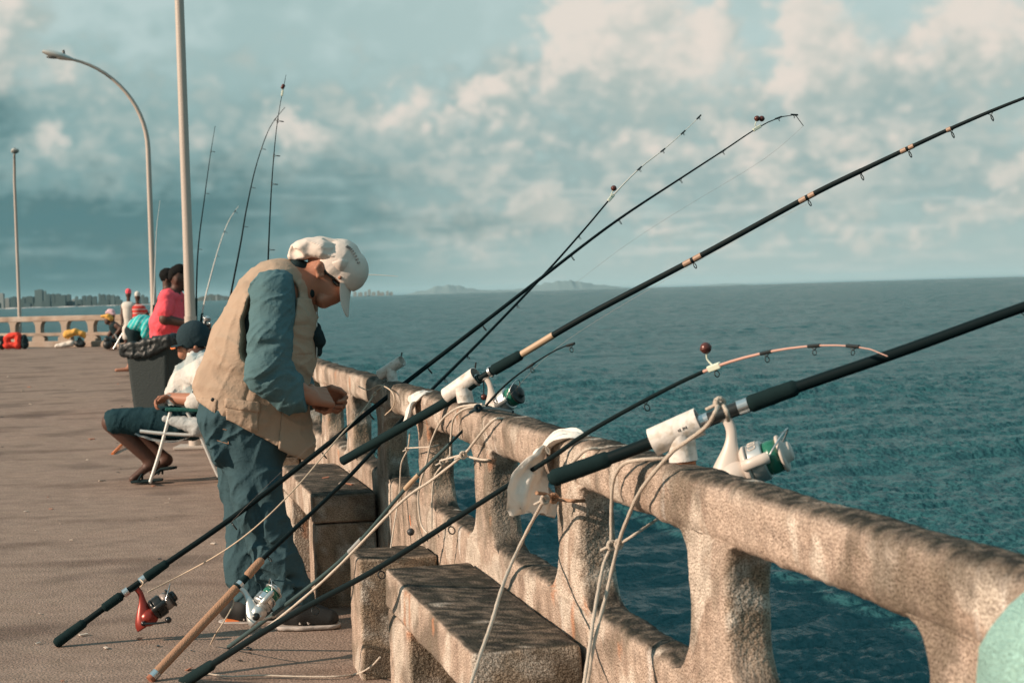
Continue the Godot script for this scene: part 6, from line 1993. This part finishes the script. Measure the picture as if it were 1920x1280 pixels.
func cloth(called: String, rows: Array, label: String) -> void:    # rows: [x, y, z, half width m, thickness m, across-angle]
	var rings := []
	var pts := []
	for r in rows: pts.append(at(r[0], r[1], r[2]))
	var P := smooth(pts, 6)
	var N := P.size()
	for i in N:
		var q := float(i) / 6.0
		var a: Array = rows[mini(int(q), rows.size() - 1)]
		var b: Array = rows[mini(int(q) + 1, rows.size() - 1)]
		var t := q - int(q)
		var hw: float = lerpf(a[3], b[3], t) * 0.88
		var th: float = lerpf(a[4], b[4], t)
		var an: float = lerpf(a[5], b[5], t)
		var tan: Vector3 = (P[mini(i + 1, N - 1)] - P[maxi(i - 1, 0)]).normalized()
		var u := along * cos(an) + (outward * 0.6 + Vector3(0.5, 0, 0)) * sin(an)
		u = (u - tan * u.dot(tan)).normalized()
		var n := tan.cross(u)
		var ring := PackedVector3Array()
		for k in 40:
			var w := TAU * k / 40.0
			var c := cos(w)
			var fold := sin(c * 8.0 + i * 0.10) * 0.5 + sin(c * 15.0 - i * 0.15) * 0.35 + noise_b.get_noise_2d(c * 2.0, i * 0.12) * 0.8
			ring.append(P[i] + u * c * hw + n * (sin(w) * th * 0.16 + fold * th * 0.62) + tan * noise_b.get_noise_2d(c * 5.0, 3.0) * 0.03 * smoothstep(N - 5.0, N - 1.0, i))
		rings.append(ring)
	var mb := MB.new()
	mb.loft(rings)
	var o := obj(called, mb, M.towel)
	tag(o, label, "cloth", "white cloths on the rail")

func build_cloths() -> void:
	cloth("white_cloth", [[1128, 838, rz(1110, 0.135), 0.02, 0.012, 0], [1112, 826, rz(1112, 0.10), 0.05, 0.016, 0], [1080, 819, rz(1085, 0.06), 0.065, 0.018, 0], [1042, 824, rz(1045, 0.02), 0.07, 0.018, 0.1], [1020, 845, rz(1018, -0.012), 0.075, 0.016, 0.2], [1012, 875, rz(1008, -0.03), 0.075, 0.02, 0.5], [1006, 900, rz(1000, -0.045), 0.082, 0.022, 0.8], [1000, 930, rz(1000, -0.05), 0.088, 0.020, 1.1], [996, 962, rz(1000, -0.05), 0.080, 0.012, 1.2]], "white frayed cloth draped over the rail and tied to the post, nearer one")
	cloth("white_cloth", [[832, 752, rz(826, 0.125), 0.02, 0.012, 0], [820, 742, rz(820, 0.10), 0.05, 0.016, 0], [800, 738, rz(800, 0.05), 0.07, 0.018, 0], [782, 744, rz(782, 0.01), 0.075, 0.018, 0.1], [772, 762, rz(770, -0.015), 0.06, 0.016, 0.2], [766, 786, rz(764, -0.03), 0.05, 0.016, 0.4], [760, 800, rz(760, -0.03), 0.04, 0.012, 0.5]], "white cloth draped over the rail beyond the middle pipe, farther one")

func build_odds() -> void:
	# a lead sinker on a red thread by the bottom beam
	var o := thing("sinker", at(770, 1004, rz(770, -0.03)), "round dark lead sinker hanging on a red thread before the bottom beam", "sinker")
	var mb := MB.new()
	mb.ball(at(770, 997, rz(770, -0.03)), Vector3.ONE * 0.0135)
	obj("weight", mb, M.lead, o)
	mb = MB.new()
	mb.tube([at(768, 966, rz(770, -0.03)), at(770, 985, rz(770, -0.03))], 0.0014, 5)
	obj("thread", mb, M.orange, o)
	# dead leaves on the far bench
	for q in [[610, 895, 0], [640, 905, 1], [655, 907, 2], [655, 882, 3], [632, 917, 4]]:
		mb = MB.new()
		var c := gnd(q[0], q[1], 0.476)
		mb.box(c, Vector3(0.016, 0.0022, 0.008), Basis(Vector3.UP, q[2] * 1.3) * Basis(Vector3.BACK, 0.15), 0.001)
		tag(obj("dry_leaf", mb, M.litter_rust if q[2] % 2 == 0 else M.litter_pale), ["rust coloured leaf scrap farthest left on the bench beside the angler", "pale leaf scrap in the middle of the bench beside the angler", "rust coloured leaf scrap right of the pale one on the bench", "pale leaf scrap nearest the balustrade on the angler's bench", "rust coloured leaf scrap nearest the bench's front edge"][q[2]], "leaf", "leaf scraps on the bench")
